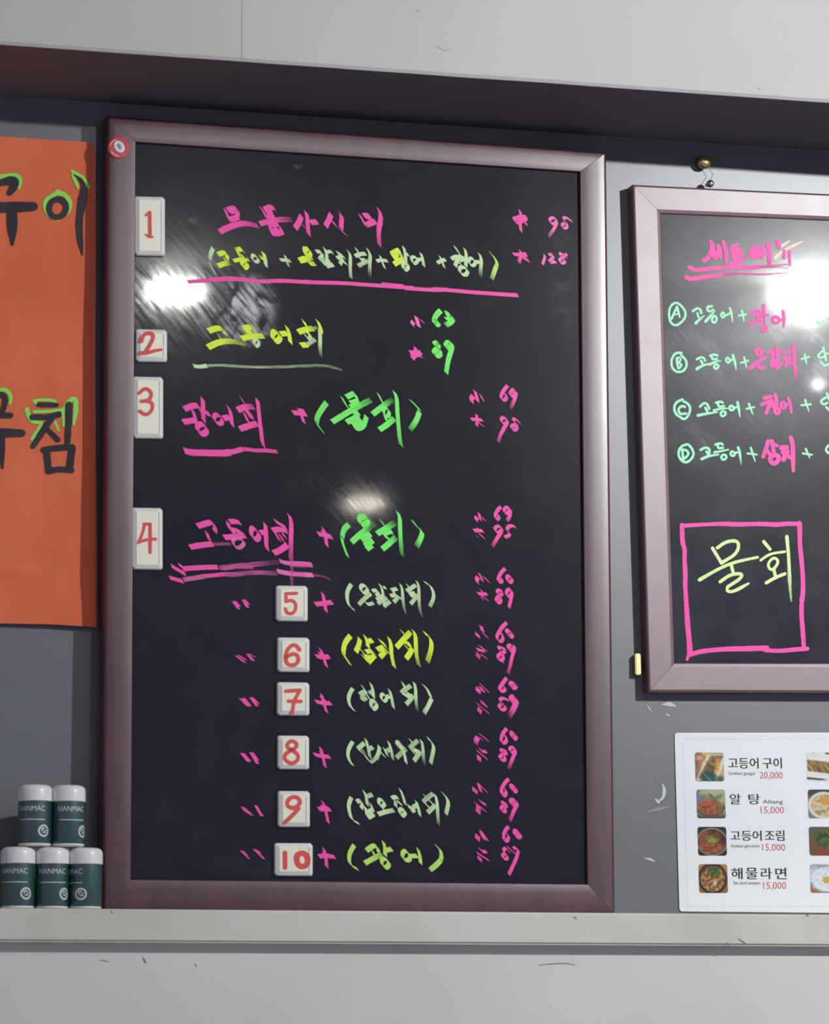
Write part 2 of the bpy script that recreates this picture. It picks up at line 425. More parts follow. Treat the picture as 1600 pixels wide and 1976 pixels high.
PP = Plane(PL.P-PL.N*0.007, PL.N)

# small board: hung on the wall a little askew
Y2 = -0.024
PR = Plane(Vector((0, Y2, 0)), NW)
O2 = [(1221, 356), (1997, 393), (2022, 1338), (1252, 1335)]
I2 = [(1276, 411), (1942, 438), (1966, 1280), (1303, 1279)]
PROF2 = [(0, -0.023), (0, -0.002), (0.04, -0.0004), (0.08, 0), (0.86, -0.0006), (0.97, -0.0018), (1, -0.003), (1, -0.009), (0.6, -0.012), (0.4, -0.023)]
c = (PR.at(1252, 1335)+PR.at(2022, 1338))/2
small = empty('menu_board', (c.x, -0.012, c.z), 'smaller black set-menu board in a pale pinkish frame hung on the grey wall', 'menu board')
MP2 = panel_mat('black_panel_smear_glare', [(1560, 640, 120, 60, 0.5), (1580, 720, 60, 60, 0.35), (1400, 640, 220, 200, 0.12), (1560, 480, 90, 60, 0.16), (1340, 860, 70, 60, 0.12), (1480, 780, 130, 80, 0.10)], 0.045, 0.35, 0.8, base=(0.016, 0.016, 0.026), sp_=0.10, rmax=0.05, bmp=0.0)  # spots lighten the panel: wiped residue, with lamp glare put into its colour
build_board(small, PR, O2, I2, PROF2, 0.023, MP2, M_WOOD2, 0.005)
PQ = Plane(PR.P-PR.N*0.005, PR.N)

# ------------------------------------------------------------------ writing on the big board
MW = 'marker_lettering'
C1 = (400, 380, 8); C2 = (580, 380, 8); C3 = (740, 460, 8); C4 = (930, 380, 8); C5 = (360, 590, 5.714); C6 = (760, 580, 10)
C7 = (340, 740, 7.273); C8 = (550, 740, 5.714); D1 = (880, 720, 10); D2 = (320, 970, 6.154); D3 = (590, 930, 6.4); D4 = (890, 960, 8.98)
D5 = (430, 1110, 6.957); D6 = (640, 1100, 6.957); D7 = (890, 1180, 8.98); D8 = (640, 1290, 6.957); E1 = (640, 1490, 6.4)
E2 = (890, 1390, 11.43); E3 = (890, 1540, 11.43); E4 = (440, 1300, 7.273); E5 = (440, 1500, 7.273)
E6 = (250, 620, 8.59); E7 = (250, 360, 8.59); E8 = (250, 970, 14.11)
def wb(crop, color, strokes, label, **k):
    k.setdefault('nk', 0.74 if 'price' in label else 0.9 if 'underline' in label else 0.97 if color in ('pink', 'yel') else 0.88)
    return write(MW, big, PP, crop, color, strokes, label=label, **k)

wb(C1, 'pink', ["275,190 300,260 355,380", "310,205 420,165 480,205 455,300", "340,225 430,210 470,240", "350,350 480,310", "400,330 445,410",
    "190,540 320,470 480,420 610,405 790,452|f.55",
    "830,165 875,240 925,340", "885,195 990,150 1040,180", "890,215 990,200", "920,265 1010,250", "930,330 1030,290", "930,230 980,330",
    "810,415 920,385 1100,350 1300,348|f.35 n6,9",
    "960,420 990,540", "970,420 1100,410 1150,530", "985,560 1080,570 1165,535", "1000,450 1080,470|n8,10", "1000,530 1100,520|n8,9",
    "1455,290 1435,350 1395,430 1355,485", "1445,400 1500,470"], 'pink marker writing at the top of the board')
wb(C2, 'pink', ["90,235 110,350 112,480 125,585|f.8", "150,395 262,385", "475,265 440,350 385,455", "475,370 555,445",
    "600,240 640,290 632,400 625,490", "600,490 705,590|n9,8", "915,275 960,360 1012,455", "975,295 1050,275 1100,330 1130,370", "1000,290 1090,350",
    "1020,430 1090,405 1160,375", "1040,340 1080,400|n9,12", "1195,175 1240,260 1235,380 1205,500 1205,600 1220,755|f.6"], 'pink marker writing at the top of the board')
wb(C1, 'pale', ["90,790 50,880 35,970|f.6", "25,1000 70,1090 130,1200|n4,6", "700,905 700,970 760,1005 790,960 740,910|c n5,6", "1125,970 1200,975 1290,988|n5,6 f.6", "1200,905 1230,990 1255,1070|n5,6 f.6",
    "880,870 905,960 912,1080|n5,6"], 'pale green marker bracket writing', nib=(6.5, 8))
wb(C1, 'yel', ["165,890 265,850 315,885 300,960", "250,930 305,1010", "165,1065 250,1035 340,1010|f.45", "450,800 475,870 520,945", "470,815 530,800 560,850", "510,890 580,945", "405,988 520,960 645,972|f.7 n5,6",
    "530,1000 550,1080 590,1090 620,1040 590,990|c", "810,920 870,965|n5,7", "855,855 885,930 905,1060", "1420,985 1520,950|n7,10", "1515,790 1500,850 1545,935|n8,9", "1530,790 1600,850|n7,9"], 'yellow green marker writing', nib=(6.5, 8))
wb(C2, 'yel', ["80,800 75,870 115,925 160,890 150,830 115,795|c n6,8", "0,985 60,970 180,935|n7,9 f.5", "95,975 140,1035 230,1030|n7,8 f.5", "1400,880 1480,830 1530,820", "1410,900 1500,870", "1430,940 1500,910", "1445,1045 1530,990 1590,945", "1500,830 1560,930|n6,8"], 'yellow green marker writing', nib=(6, 8))
wb(C2, 'pale', ["240,845 310,840 345,890 290,970", "370,790 405,880 405,960", "410,855 460,835 505,870|n5,6", "310,985 390,965 450,975|d.7", "350,1030 460,1000", "400,1075 510,1045", "420,950 395,1060", "330,960 420,1060",
    "560,855 640,900 690,950", "560,945 640,910", "650,950 610,1040", "650,990 715,1035", "720,820 770,880 770,1000 765,1100 780,1255|f.6",
    "855,790 890,860", "840,915 920,880 1010,875|f.8", "880,900 940,985 1000,970", "920,960 990,985", "890,1065 970,1020 1050,985|d.7", "1030,800 1080,890 1070,980 1067,1100 1065,1250|f.12",
    "1175,992 1240,970 1345,988|n5,6", "1230,912 1255,985 1300,1100|n5,6"], 'pale green marker writing in brackets', nib=(6, 7))
wb(C3, 'pale', ["245,195 290,270|n6,8", "310,130 338,230 345,355", "340,235 390,255|n5,7", "295,400 320,490 380,455 370,380|c", "435,300 450,365 480,390 535,330 480,290|c n5,6", "510,330 600,320|n5,6", "580,230 608,320 622,430|f.8",
    "830,380 890,345 960,325|n5,6", "870,275 905,350 940,450|n5,6", "1100,120 1140,190 1195,260", "1050,320 1120,275 1200,290", "1150,310 1105,430", "1120,330 1200,400", "1170,270 1250,300", "1250,155 1278,220 1278,320 1270,430", "1170,340 1250,320",
    "1175,465 1200,545 1265,560 1300,500 1240,445|c", "1325,330 1330,390 1380,420 1420,370 1370,305|c n5,6", "1400,365 1490,365|n5,7", "1480,235 1515,310 1505,430 1495,590|f.25"], 'pale green marker writing in brackets', nib=(6, 7))
wb(C3, 'yel', ["125,250 200,205 235,190", "130,270 220,240", "150,300 220,280", "170,240 190,320", "165,395 240,350 305,310"], 'yellow green marker writing', nib=(6.5, 8))
wb(C4, 'lime', ["120,855 180,915 232,1000 232,1060|n6,6", "225,1060 190,1160 150,1270|f.4 n7,7"], 'closing bracket in lime marker')
wb((0, 0, 1), 'pink', ["362,544 400,541 442,538 475,540 500,544 540,541 600,545 660,546 700,549 745,552 800,556", "780,556 838,560 860,559 900,563 940,566 1000,570", "400,540 445,536 480,540|n4,6", "535,543 600,543|n4,5", "738,548 780,552|n4,6", "835,557 865,558|n4,5", "925,565 998,569|n4,6"],
   'long pink marker underline', nib=(4, 7))
wb(C4, 'pink', ["585,205 605,280 590,400 605,535", "480,345 600,300 690,305", "485,350 545,410 600,420", "690,320 640,390 700,420", "520,350 680,340", "560,380 660,370",
    "480,880 560,895 690,880", "590,825 612,890 570,1010|f.7", "620,900 690,905|n5,6", "625,930 730,990"], 'pink marker price signs at the top right', nib=(6.5, 8))
wb(C4, 'rose', ["1040,350 1090,315 1150,335 1150,390 1095,425 1050,390|c", "1165,390 1110,500 1030,610|f.35", "1395,380 1300,310 1245,335 1310,400 1325,460 1275,495 1220,445 1280,400",
    "960,885 980,920 935,1040", "1030,895 1090,880 1110,930 1010,1020 1145,1000", "1315,880 1210,960 1190,990 1230,1035 1295,1000 1260,950 1195,900 1215,860 1310,930"], 'rose pink marker prices at the top right', nib=(5, 6))
wb(C5, 'yel', ["240,280 330,245 400,250 425,320", "350,320 395,385|n9,12", "235,460 350,400 480,385 640,415|f.3", "640,235 645,300 700,325", "640,245 720,230 745,290", "650,270 720,290", "605,362 720,335 850,332|f.75", "960,290 950,360 990,395 1035,345 1000,300|c", "1035,312 1110,302", "1105,230 1132,300 1145,410",
    "1290,165 1325,235", "1230,292 1310,260 1400,250|f.6", "1310,280 1375,330", "1260,435 1330,430"], 'yellow green marker dish name of row two', nib=(8, 9.5))
wb(C5, 'pale', ["740,390 760,450 800,420 785,365|c n5,6", "1300,310 1345,380 1370,330", "1330,430 1420,370|d.7", "1400,250 1440,240|n5,6 d.5", "1470,280 1475,350 1470,450 1480,560|f.15 n7,9", "390,290 440,320|n5,6 d.5"], 'pale green marker strokes of row two', nib=(6, 7))
wb(C5, 'yel', ["1445,165 1480,240 1480,290"], 'yellow green marker stroke', nib=(8, 9.5))
wb(C5, 'pale', ["75,662 140,675 230,660|n4,7", "220,660 400,655 600,672 900,680 1200,668 1450,658 1600,668 1720,712|d.55 f.35 n2,4.5"], 'thin pale green underline')
wb(C6, 'rose', ["385,410 345,440 375,490|n7,8", "430,310 460,420 490,510|n8,6", "515,365 585,440|n4,4"], 'pink marker size mark of row two')
wb(C6, 'pink', ["310,1000 420,1010 535,1005", "425,910 430,1000 355,1120", "430,1010 540,1085", "340,1060 480,1040"], 'pink marker size mark of row two', nib=(7, 8))
wb(C6, 'green', ["910,190 850,240 785,340 770,430 810,480 875,450 850,385 790,400", "1000,240 1060,240 1120,310 1155,360", "1010,280 1100,330", "1150,360 1090,430 1000,475|f.6", "1030,310 1110,380", "990,345 1060,350|n6,6",
    "860,800 770,830 800,885 880,920 915,1020 840,1085 765,1040 780,970 850,920 870,850|c", "1020,830 1000,890 1045,925 1095,870 1080,800|c", "1100,800 1140,870 1105,970 1050,1150 1030,1280 1010,1400|f.8"], 'green marker prices of row two', nib=(7.5, 8.5), nk=0.9)
# row three
wb(C7, 'pink', ["110,360 220,315 310,300 345,360", "300,310 375,440", "370,210 378,300 375,400 385,530|f.75", "235,375 275,510", "95,540 280,512", "400,405 470,430", "300,600 310,680 380,705 435,650 375,570|c",
    "540,455 540,520 600,565 650,530 600,445|c n6,8", "660,490 750,472", "730,325 765,400 785,590", "900,195 970,290|n6,9", "860,375 960,325 1090,325|f.5", "960,380 1040,400 1065,485", "950,410 1015,545|n7,8", "1000,430 1050,470", "890,640 1000,600 1140,560|f.8",
    "1140,225 1155,350 1170,500 1195,700 1210,830 1235,895|f.8"], 'pink marker dish name of row three', nib=(7.5, 10))
wb(C7, 'pink', ["110,940 200,970 450,975 680,980 760,965|n6,13", "680,965 800,960 930,920|n5,9", "920,925 1000,920 1110,945 1230,935 1420,958|n4,7 d.8"], 'pink marker underline of row three')
wb(C8, 'pink', ["85,322 150,325 235,340", "140,275 180,330 205,430", "150,300 220,310"], 'pink marker plus of row three', nib=(7, 9))
wb(C8, 'green', ["460,210 400,290 355,370 350,430|d.85", "350,440 390,500 430,545|n6,7", "625,150 680,250 760,345|n6,7", "675,150 740,120 770,100 800,190", "720,215 810,190", "720,260 830,220", "520,425 640,350 760,280 945,180|f.45", "740,310 820,330",
    "680,430 800,360", "690,415 820,390", "740,455 860,420", "760,485 800,505 870,470 900,360", "800,340 840,460", "770,420 860,480",
    "1025,110 1085,225|n6,8", "965,340 1080,250 1195,175|f.25", "1090,275 1095,340 1135,360 1150,310 1120,270|c n6,8", "1100,350 1125,420|n7,8", "1040,510 1120,460 1205,385|f.7", "1205,90 1235,160 1238,300 1248,420 1265,620 1285,690|f.6",
    "1380,180 1450,250 1490,300|n6,5", "1485,310 1450,410 1380,510|f.4"], 'green marker dish name in brackets of row three', nib=(8, 9))
wb(D1, 'pink', ["335,440 290,500 310,570|n7,8", "365,340 390,420 420,550|n6,6", "465,410 535,540|n4,5", "1000,240 930,320 870,420 865,490 910,535 990,480 950,390", "1060,360 1035,410 1080,465 1130,430 1150,350 1110,300|c", "1170,370 1140,500 1050,690|f.3",
    "290,890 390,890 510,905", "400,800 410,890 400,1020|f.7", "420,930 530,1030|n5,4", "880,870 865,945 950,995 1000,930 980,885 920,855|c", "1000,935 930,1060 860,1180 815,1330|f.4", "1240,965 1140,870 1090,915 1160,965 1190,1040 1140,1110 1060,1075 1080,1010 1180,980"], 'pink marker prices of row three', nib=(6, 7))
# row four
wb(D2, 'pink', ["375,280 470,250 545,225 590,280 580,345", "485,350 520,450", "285,530 400,505 560,490", "740,235 755,320 830,375", "755,225 830,220 885,240", "780,320 870,335 950,400", "690,412 800,405 940,390", "1020,315 1020,400 1070,435 1110,390 1060,310|c", "1120,355 1190,352", "1180,250 1192,350 1190,480 1205,560",
    "1290,210 1360,260 1430,300", "1265,330 1350,310 1440,340", "1290,340 1350,450", "1380,350 1420,420", "1330,350 1400,440", "1350,400 1410,470", "1280,600 1370,560 1445,500", "1465,145 1492,220 1490,350 1485,500 1485,690|f.5"], 'pink marker dish name of row four', nib=(7.5, 9.5))
wb(D2, 'rose', ["560,488 770,490|d.4 n4,6", "800,440 820,520 880,530 930,470 870,425|c d.8 n6,7", "1490,690 1500,990|d.4 n5,6"], 'faded pink marker strokes of row four')
wb(D2, 'pink', ["65,750 235,850|n5,9", "150,730 240,800|n5,8", "200,785 400,770 620,765|n4,9", "45,890 205,935|n5,8", "460,872 700,850|n4,7 d.85"], 'pink marker underlines of row four')
wb(D2, 'rose', ["640,775 800,755 1000,740 1340,705|n4,9 d.55 f.25", "680,790 830,765 1040,770|n4,5 d.5", "210,915 400,885 470,870|n4,8 d.7", "690,850 830,855 1000,825 1320,840|n4,8 d.55 f.4"], 'faded pink marker underlines of row four')
wb(D2, 'rose', ["1350,690 1430,720 1600,722 1740,735|n4,8 d.8", "1470,740 1740,750|n4,7 d.5", "1320,812 1450,840 1600,852 1750,860|n4,9 d.85", "1750,860 1850,870 1960,910|n3,4 d.35"], 'pink marker underline ends of row four')
wb(D3, 'pink', ["150,640 240,660 325,680", "215,570 245,660 260,790", "200,620 300,670"], 'pink marker plus of row four', nib=(6.5, 9))
wb(D3, 'green', ["535,525 470,580 450,680|d.85", "445,690 460,770 520,925|n6,8", "660,450 690,540 770,490 750,425|c n9,11", "565,745 680,640 850,510|f.25", "690,720 800,640", "720,590 790,680", "730,790 830,720", "750,830 820,780", "690,680 800,700", "730,640 800,760",
    "925,470 985,560|n6,8", "880,640 1000,570 1105,500|f.3", "960,640 1060,600", "1000,580 1070,630", "955,650 1050,720", "945,830 1020,770 1115,680|f.5", "1140,375 1165,450 1165,560 1172,700 1178,800 1190,910|f.35",
    "1315,475 1380,560 1440,610|n6,6", "1440,615 1430,680 1370,800|f.35"], 'green marker dish name in brackets of row four', nib=(8, 9.5))
wb(D4, 'pink', ["280,340 250,385 275,410|n6,7", "310,270 320,340 340,400|f.7", "355,345 425,405|n4,4", "690,160 630,215 580,320 605,390 670,350 635,285|d.95", "750,215 760,275 830,250 840,190 790,170|c", "860,215 845,320 795,400|f.6",
    "220,575 300,565 385,585|n5,6", "290,530 330,600", "300,620 405,705|n5,5", "270,660 290,690|d.5 n5,5", "590,530 600,590 660,600 710,545 650,495|c", "700,590 620,710 540,850|f.4", "940,510 870,480 800,520 790,570 850,620 820,670 750,685"], 'pink marker prices of row four', nib=(6, 7))
wb(D4, 'pink', ["295,1380 260,1430 290,1490|n6,7 f.7", "310,1310 350,1390 370,1450", "385,1370 490,1475|n4,3.5", "765,1230 690,1300 640,1400 640,1470 700,1465 715,1420 680,1380", "800,1370 800,1440 850,1470 890,1420 840,1365|c", "820,1400 860,1440",
    "285,1660 360,1675 450,1670|n4,5", "330,1600 390,1655", "340,1685 475,1790|n5,4", "340,1700 375,1770|d.5 n5,6", "720,1630 650,1590 610,1650 680,1720 700,1790 640,1840 590,1790 640,1720 720,1660", "790,1630 790,1700 840,1715 880,1640 840,1590|c", "885,1650 865,1760 825,1910|f.7"], 'pink marker prices of row five', nib=(6, 7))
# rows five and six: ditto marks and plus signs
wb(D5, 'pink', ["135,355 165,390 215,455|n6,3", "160,345 220,420|n6,2", "275,330 310,390 335,435|n6,2", "290,325 355,395|n4,2", "1240,390 1330,380 1470,362", "1340,240 1362,340 1385,485",
    "180,1080 300,1175|n8,4", "210,1070 310,1140|n6,3", "335,1060 410,1150|n6,2", "350,1050 440,1105|n5,3", "1250,1085 1340,1105 1430,1090", "1310,990 1350,1080 1390,1225", "1290,1050 1380,1090"], 'pink marker ditto marks and plus signs', nib=(6.5, 8))
wb(D6, 'pale', ["265,190 210,280 205,380 230,480 310,540|n6.5,6", "395,225 400,285 450,305 485,250 435,205|c n6,7", "365,465 430,390 530,315|d.8", "430,400 480,470 565,440|f.75 n5,6",
    "545,285 600,265 640,300 600,350", "645,190 680,260 690,330", "690,230 732,240|n4,5", "605,400 700,340", "620,450 740,370|d.8", "700,490 785,420|d.8", "670,360 710,480", "640,400 740,440|d.8",
    "800,270 880,250", "830,280 845,330", "790,350 850,330", "835,430 890,370|d.8", "850,325 940,390|n5,6", "925,190 950,260 958,400 968,500 995,590|d.85 f.25",
    "1010,190 1055,255", "1005,280 1060,250 1130,200|d.85", "1040,320 1120,305", "1050,340 1130,345", "1080,290 1130,360", "1060,455 1110,400 1155,335|d.8", "1145,150 1172,220 1172,380 1180,520 1212,625|d.85 f.25", "1245,160 1330,210 1370,300 1370,380 1320,490|f.65 n6,5"], 'pale green marker dish name in brackets of row five', nib=(5.5, 6.5))
wb(D6, 'yel', ["255,880 180,970 160,1060 158,1120", "150,1120 255,1275|n5,5", "380,920 370,1000 325,1100", "365,1040 440,1125|n4,5", "445,880 480,960 490,1040", "490,960 550,940", "460,1100 540,1080 580,1130", "410,1150 510,1250", "490,1240 580,1140", "440,1150 540,1180", "450,1200 550,1170",
    "640,945 720,1000", "610,1070 700,1030", "650,1170 720,1090", "700,1050 780,1125", "690,990 740,1050", "770,910 800,1000 800,1120 840,1305|f.8", "935,810 990,880", "870,1040 960,940 1060,830|f.8", "950,950 1060,1000", "980,1000 1040,1075", "1000,980 1070,1040", "1000,1190 1050,1120 1085,1050",
    "1095,810 1128,870 1130,1000 1138,1150 1175,1290|f.45", "1240,840 1310,890 1345,960 1335,1080 1285,1230|f.5"], 'yellow green marker dish name in brackets of row six', nib=(7, 8))
wb(D7, 'pink', ["345,250 375,350|n6,5", "280,380 290,440|n8,8", "370,370 470,460|n4,4", "790,190 710,270 640,380 610,460 670,540 740,470 690,360", "820,330 800,390 850,430 880,375|c n8,9", "320,590 435,690|n6,4", "270,650 330,670 400,690|n4,5", "300,730 290,800|d.7 n7,8", "340,740 450,820|n5,4",
    "770,655 660,610 640,650 740,750 730,830 660,850 620,790 680,730 770,690", "640,830 740,885|n5,4", "830,600 830,670 880,680 900,600|c n7,8", "920,590 930,650 880,780 860,900 810,1070|f.4"], 'pink marker prices of row six', nib=(6, 7))
wb(D7, 'pink', ["320,1250 485,1405|n4,4", "320,1300 400,1400|n6,4", "300,1330 290,1400|n8,8", "790,1150 720,1240 660,1330 670,1390 750,1380 770,1320 720,1290", "870,1240 860,1310 910,1320 950,1265|c n7,8", "270,1590 485,1770|n4,3.5", "340,1540 390,1590 445,1660|n5,4", "340,1570 370,1600", "330,1680 310,1750|d.75 n7,8",
    "820,1540 720,1490 660,1540 720,1600 785,1660 720,1720 640,1670 690,1600", "870,1500 860,1560 930,1575 950,1520 915,1475|c n7,8", "970,1540 920,1660 830,1830|f.2 n7,8"], 'pink marker prices of row seven', nib=(6, 7))
wb(D8, 'pale', ["285,265 235,350 225,430 250,510 310,570|n6.5,5", "400,225 455,300|n5,6", "375,350 430,310 470,310|d.8", "440,320 400,420|d.7", "420,420 470,390|d.7", "440,310 530,430|n5,5", "500,330 550,310|d.7", "525,200 555,280 562,390", "525,460 550,550 610,500 580,430|c", "670,360 670,410 710,440 740,390 700,345|c n5,6", "740,385 780,370", "775,285 800,360 830,530|f.7",
    "955,190 985,265", "935,330 1000,270 1065,230|d.75", "950,330 1050,400", "1000,320 1080,370", "970,340 1060,390", "1000,480 1060,420 1095,360|d.8", "1110,190 1130,280 1130,420 1150,575|f.12", "1225,215 1290,280 1330,380|n6,5", "1345,400 1300,500 1240,600|f.6"], 'pale green marker dish name in brackets of row seven', nib=(6, 7.5))
wb(D8, 'pale', ["285,980 230,1070 215,1160 240,1240 285,1300|n6.5,5", "350,1080 440,1000|d.85", "365,1090 440,1150 500,1240 530,1265|n6,6", "520,1255 560,1240 610,1180|d.65 n5,6", "460,950 490,1060 515,1195|f.6", "500,1085 555,1055|d.75", "390,1070 450,1130|n7,8 d.8", "640,1040 640,1110 600,1210|f.7", "650,1110 720,1190|n5,5", "705,1070 750,1170", "740,1110 790,1080|d.7", "765,985 800,1080 820,1220|f.5",
    "880,990 890,1050 935,1060 925,1000|c n7,8", "940,1050 1000,1080|d.6", "870,1200 940,1130 1000,1080|d.65", "960,1090 985,1180 1000,1270|f.8", "1050,950 1085,1005", "1045,1070 1100,1015 1160,965|d.65", "1060,1080 1130,1160", "1110,1080 1180,1120", "1080,1080 1160,1140", "1105,1240 1150,1180 1195,1115|d.8", "1205,965 1228,1060 1228,1180 1240,1290|f.15 d.85", "1285,930 1350,990 1375,1060 1355,1150 1330,1275|f.7"], 'pale green marker dish name in brackets of row eight', nib=(6, 7.5))
wb(E1, 'pale', ["245,310 208,400 218,490 250,590 340,635|n7,6", "310,370 350,340 385,390 365,450", "395,230 432,310 440,410|f.7", "440,300 505,275|d.75", "415,430 440,545", "480,390 515,480", "430,500 515,460", "450,565 525,520", "585,350 590,410 640,415 650,370 610,340|c n6,7", "620,420 655,485|n5,6", "575,520 660,490 770,470|f.7 n6,8",
    "740,320 800,300 830,330", "790,355 790,425|d.75", "800,350 870,405|n5,6", "845,210 882,290 908,400|f.7", "835,480 870,545 915,490 870,455|c", "950,405 985,490 1025,460", "970,430 1020,470|n5,6", "1000,440 1065,400|d.85", "1045,360 1072,430 1090,540|f.8", "1135,275 1185,335|n5,6", "1130,370 1190,310 1255,265|d.7", "1150,380 1225,455|n6,7", "1190,330 1265,410", "1185,500 1240,450 1280,405|d.8", "1280,280 1303,360 1308,480 1318,645|f.3", "1365,250 1420,310 1445,370 1430,450 1410,520|f.7 n6.5,7"], 'pale green marker dish name in brackets of row nine', nib=(6, 7.5))
wb(E1, 'lime', ["280,900 225,990 212,1080 235,1150 325,1200|n7,7", "430,970 520,900 570,920 580,1000", "505,970 540,1045", "410,1125 490,1080 620,1010|f.5", "640,860 662,940 660,1030", "670,965 745,950", "620,1080 632,1155 680,1175 710,1115 660,1075|c", "880,1000 885,1070 940,1085 970,1050 925,975|c", "960,1035 1060,1035", "1065,945 1092,1030 1098,1130", "1285,905 1340,950 1360,1020 1350,1080|n7,7", "1350,1085 1290,1150 1215,1210|f.8"], 'lime marker dish name in brackets of row ten', nib=(7, 8.5))
wb(E2, 'pink', ["400,290 605,460|n4,3", "375,370 320,450 335,540|n7,7 f.3", "430,380 470,440|d.5 n6,6", "1010,180 920,280 870,420 910,530 1020,450 970,330", "1130,270 1110,350 1160,410 1215,335|c n7,8", "340,660 580,860|n4,4", "410,620 450,690 560,690|n5,5", "395,790 395,910|f.2 n7,7", "1010,690 900,640 860,680 960,780 980,870 900,890 830,830 900,760 1010,720", "1070,630 1100,710 1170,700 1190,620 1120,600|c", "1205,680 1130,850 1040,1070|f.25"], 'pink marker prices of row eight', nib=(6, 7))
wb(E2, 'pink', ["370,1385 585,1595|n4,4", "380,1400 440,1580|n5,4 f.7", "310,1510 300,1590|n9,9 d.85", "1050,1290 950,1390 880,1530 890,1640 960,1680 1010,1580 940,1480", "920,1560 960,1640", "1120,1440 1110,1520 1180,1570 1210,1490|c n7,8"], 'pink marker prices of row nine', nib=(6, 7))
wb(E3, 'pink', ["300,100 555,300|n4,3.5", "400,40 450,100 550,145", "390,170 370,330|d.75 n8,8", "1020,150 930,80 890,120 960,190 990,280 930,310 860,250 920,170 1020,180", "1100,80 1120,160 1190,150 1220,70 1140,45|c n7,8", "1245,130 1150,300 1080,500|f.45", "420,705 590,945|n5,4", "430,760 515,920|n5,4", "370,820 355,920|n8,8 d.9", "1050,630 960,720 930,850 950,960 1030,940 1060,840 990,770", "960,860 1020,920", "1190,740 1190,830 1260,860 1300,790 1240,735|c n7,8", "340,1200 610,1375|n4,4", "410,1110 450,1180 560,1180|n6,6", "410,1300 410,1380|d.85 n8,8",
    "1070,1200 990,1090 920,1150 980,1230 1040,1310 970,1360 890,1290 960,1220", "1010,1060 1230,1260|n4,4", "1150,1110 1200,1085 1290,1180", "1265,1150 1230,1300 1150,1480 1050,1690|f.8"], 'pink marker prices of rows nine and ten', nib=(6, 7))
wb(E4, 'pink', ["180,350 290,460|n8,3", "220,340 310,450|n6,2", "320,335 410,455|n6,2", "340,330 430,420|n5,3", "1230,390 1330,415 1450,415", "1315,290 1340,400 1385,540", "1300,340 1390,400", "190,1115 290,1240|n6,2", "220,1115 310,1225|n5,3", "320,1105 415,1265|n6,2", "345,1105 420,1220|n5,3", "1205,1130 1310,1160 1430,1165|n6,7", "1300,1040 1330,1150 1365,1310|f.8", "1290,1110 1380,1160"], 'pink marker ditto marks and plus signs', nib=(6, 7))
wb(E5, 'pink', ["200,415 250,480 345,535|n6,2", "220,420 320,510|n5,3", "390,395 430,470 480,545|n6,2", "1270,445 1440,450", "1330,340 1370,450 1405,635", "1310,420 1420,440|n7,9", "180,1030 300,1145|n5,3", "200,1030 270,1090|n5,3", "370,1010 505,1145|n6,3", "390,1010 460,1070|n5,3", "1275,1110 1380,1095 1500,1118", "1345,1000 1375,1110 1385,1260|f.8", "1330,1060 1420,1120"], 'pink marker ditto marks and plus signs', nib=(6, 7.5))

# ------------------------------------------------------------------ writing on the small board
def ws(crop, color, strokes, label, **k): return write(MW, small, PQ, crop, color, strokes, label=label, **k)
F1 = (1310, 440, 6.4); F2 = (1280, 560, 9.41); F3 = (1430, 560, 9.41); F4 = (1280, 740, 9.41); F5 = (1430, 740, 9.41); F6 = (1290, 990, 5.161)
ws(F1, 'pink', ["395,165 422,220 400,300 370,360 315,400|w7,10,10,9,9", "410,300 455,370|w9", "490,230 512,290 512,375|w9,9,5", "460,310 510,300", "440,290 470,350|w9", "550,175 587,290 587,415", "650,235 730,205|w6", "655,240 695,380|w9", "690,270 760,255|w6", "700,320 765,285|w6", "700,370 780,320|w6", "665,465 760,405 872,332|w13,9,2 f.6", "900,260 915,355 985,350 980,255|c w9", "925,280 970,340|w6",
    "1035,220 1035,365|w7", "1040,315 1100,305|w6", "1105,195 1120,300 1120,450|w8 f.7", "1220,155 1240,235|w8", "1300,280 1300,370|w6 f.7", "1360,270 1372,460|w6 f.5"], 'pink marker heading of the small board', wid=[8])
ws(F1, 'peach', ["1240,240 1300,205 1370,160|w6,6,3", "1190,370 1290,280 1530,165|w7,6,6,3"], 'pink marker stroke of the heading, painted peach for lamp glare', wid=[6])  # lamp reflection on these pink strokes is put into the ink colour
ws(F1, 'pink', ["130,485 200,525 400,500 600,487 850,490 1000,480|w8 d.95", "1000,480 1200,462 1350,450|w6,4 d.6 f.4", "1000,490 1200,480 1350,495|w3 d.5", "90,610 150,635 350,600 550,578|w8,9,8,6", "550,580 700,560 900,570 1100,572 1340,552|w6,4,4,3 d.65 f.4"], 'double pink underline of the heading', wid=[7])
ws(F2, 'mint', ["220,215 120,300 100,450 130,590 220,650 330,590 410,480 400,370 310,260|c", "250,300 150,520", "250,300 300,490|w5,5,3", "190,450 280,430|w3", "540,380 620,320 680,350 690,415", "620,415 640,490", "590,600 650,540 745,460|w6,5,2", "830,290 785,325 830,400 905,355", "800,315 890,285|w4", "770,565 860,470 940,370|w6,5,2", "920,470 885,540 920,590 965,550 960,490|c", "1080,400 1050,450 1080,500 1120,460|c", "1140,460 1220,410|w4", "1210,330 1235,400 1260,580|w5,5,2", "1370,462 1500,440|w4", "1430,370 1465,570|w4.5,4,2"], 'mint marker circled A line', wid=[4.6])
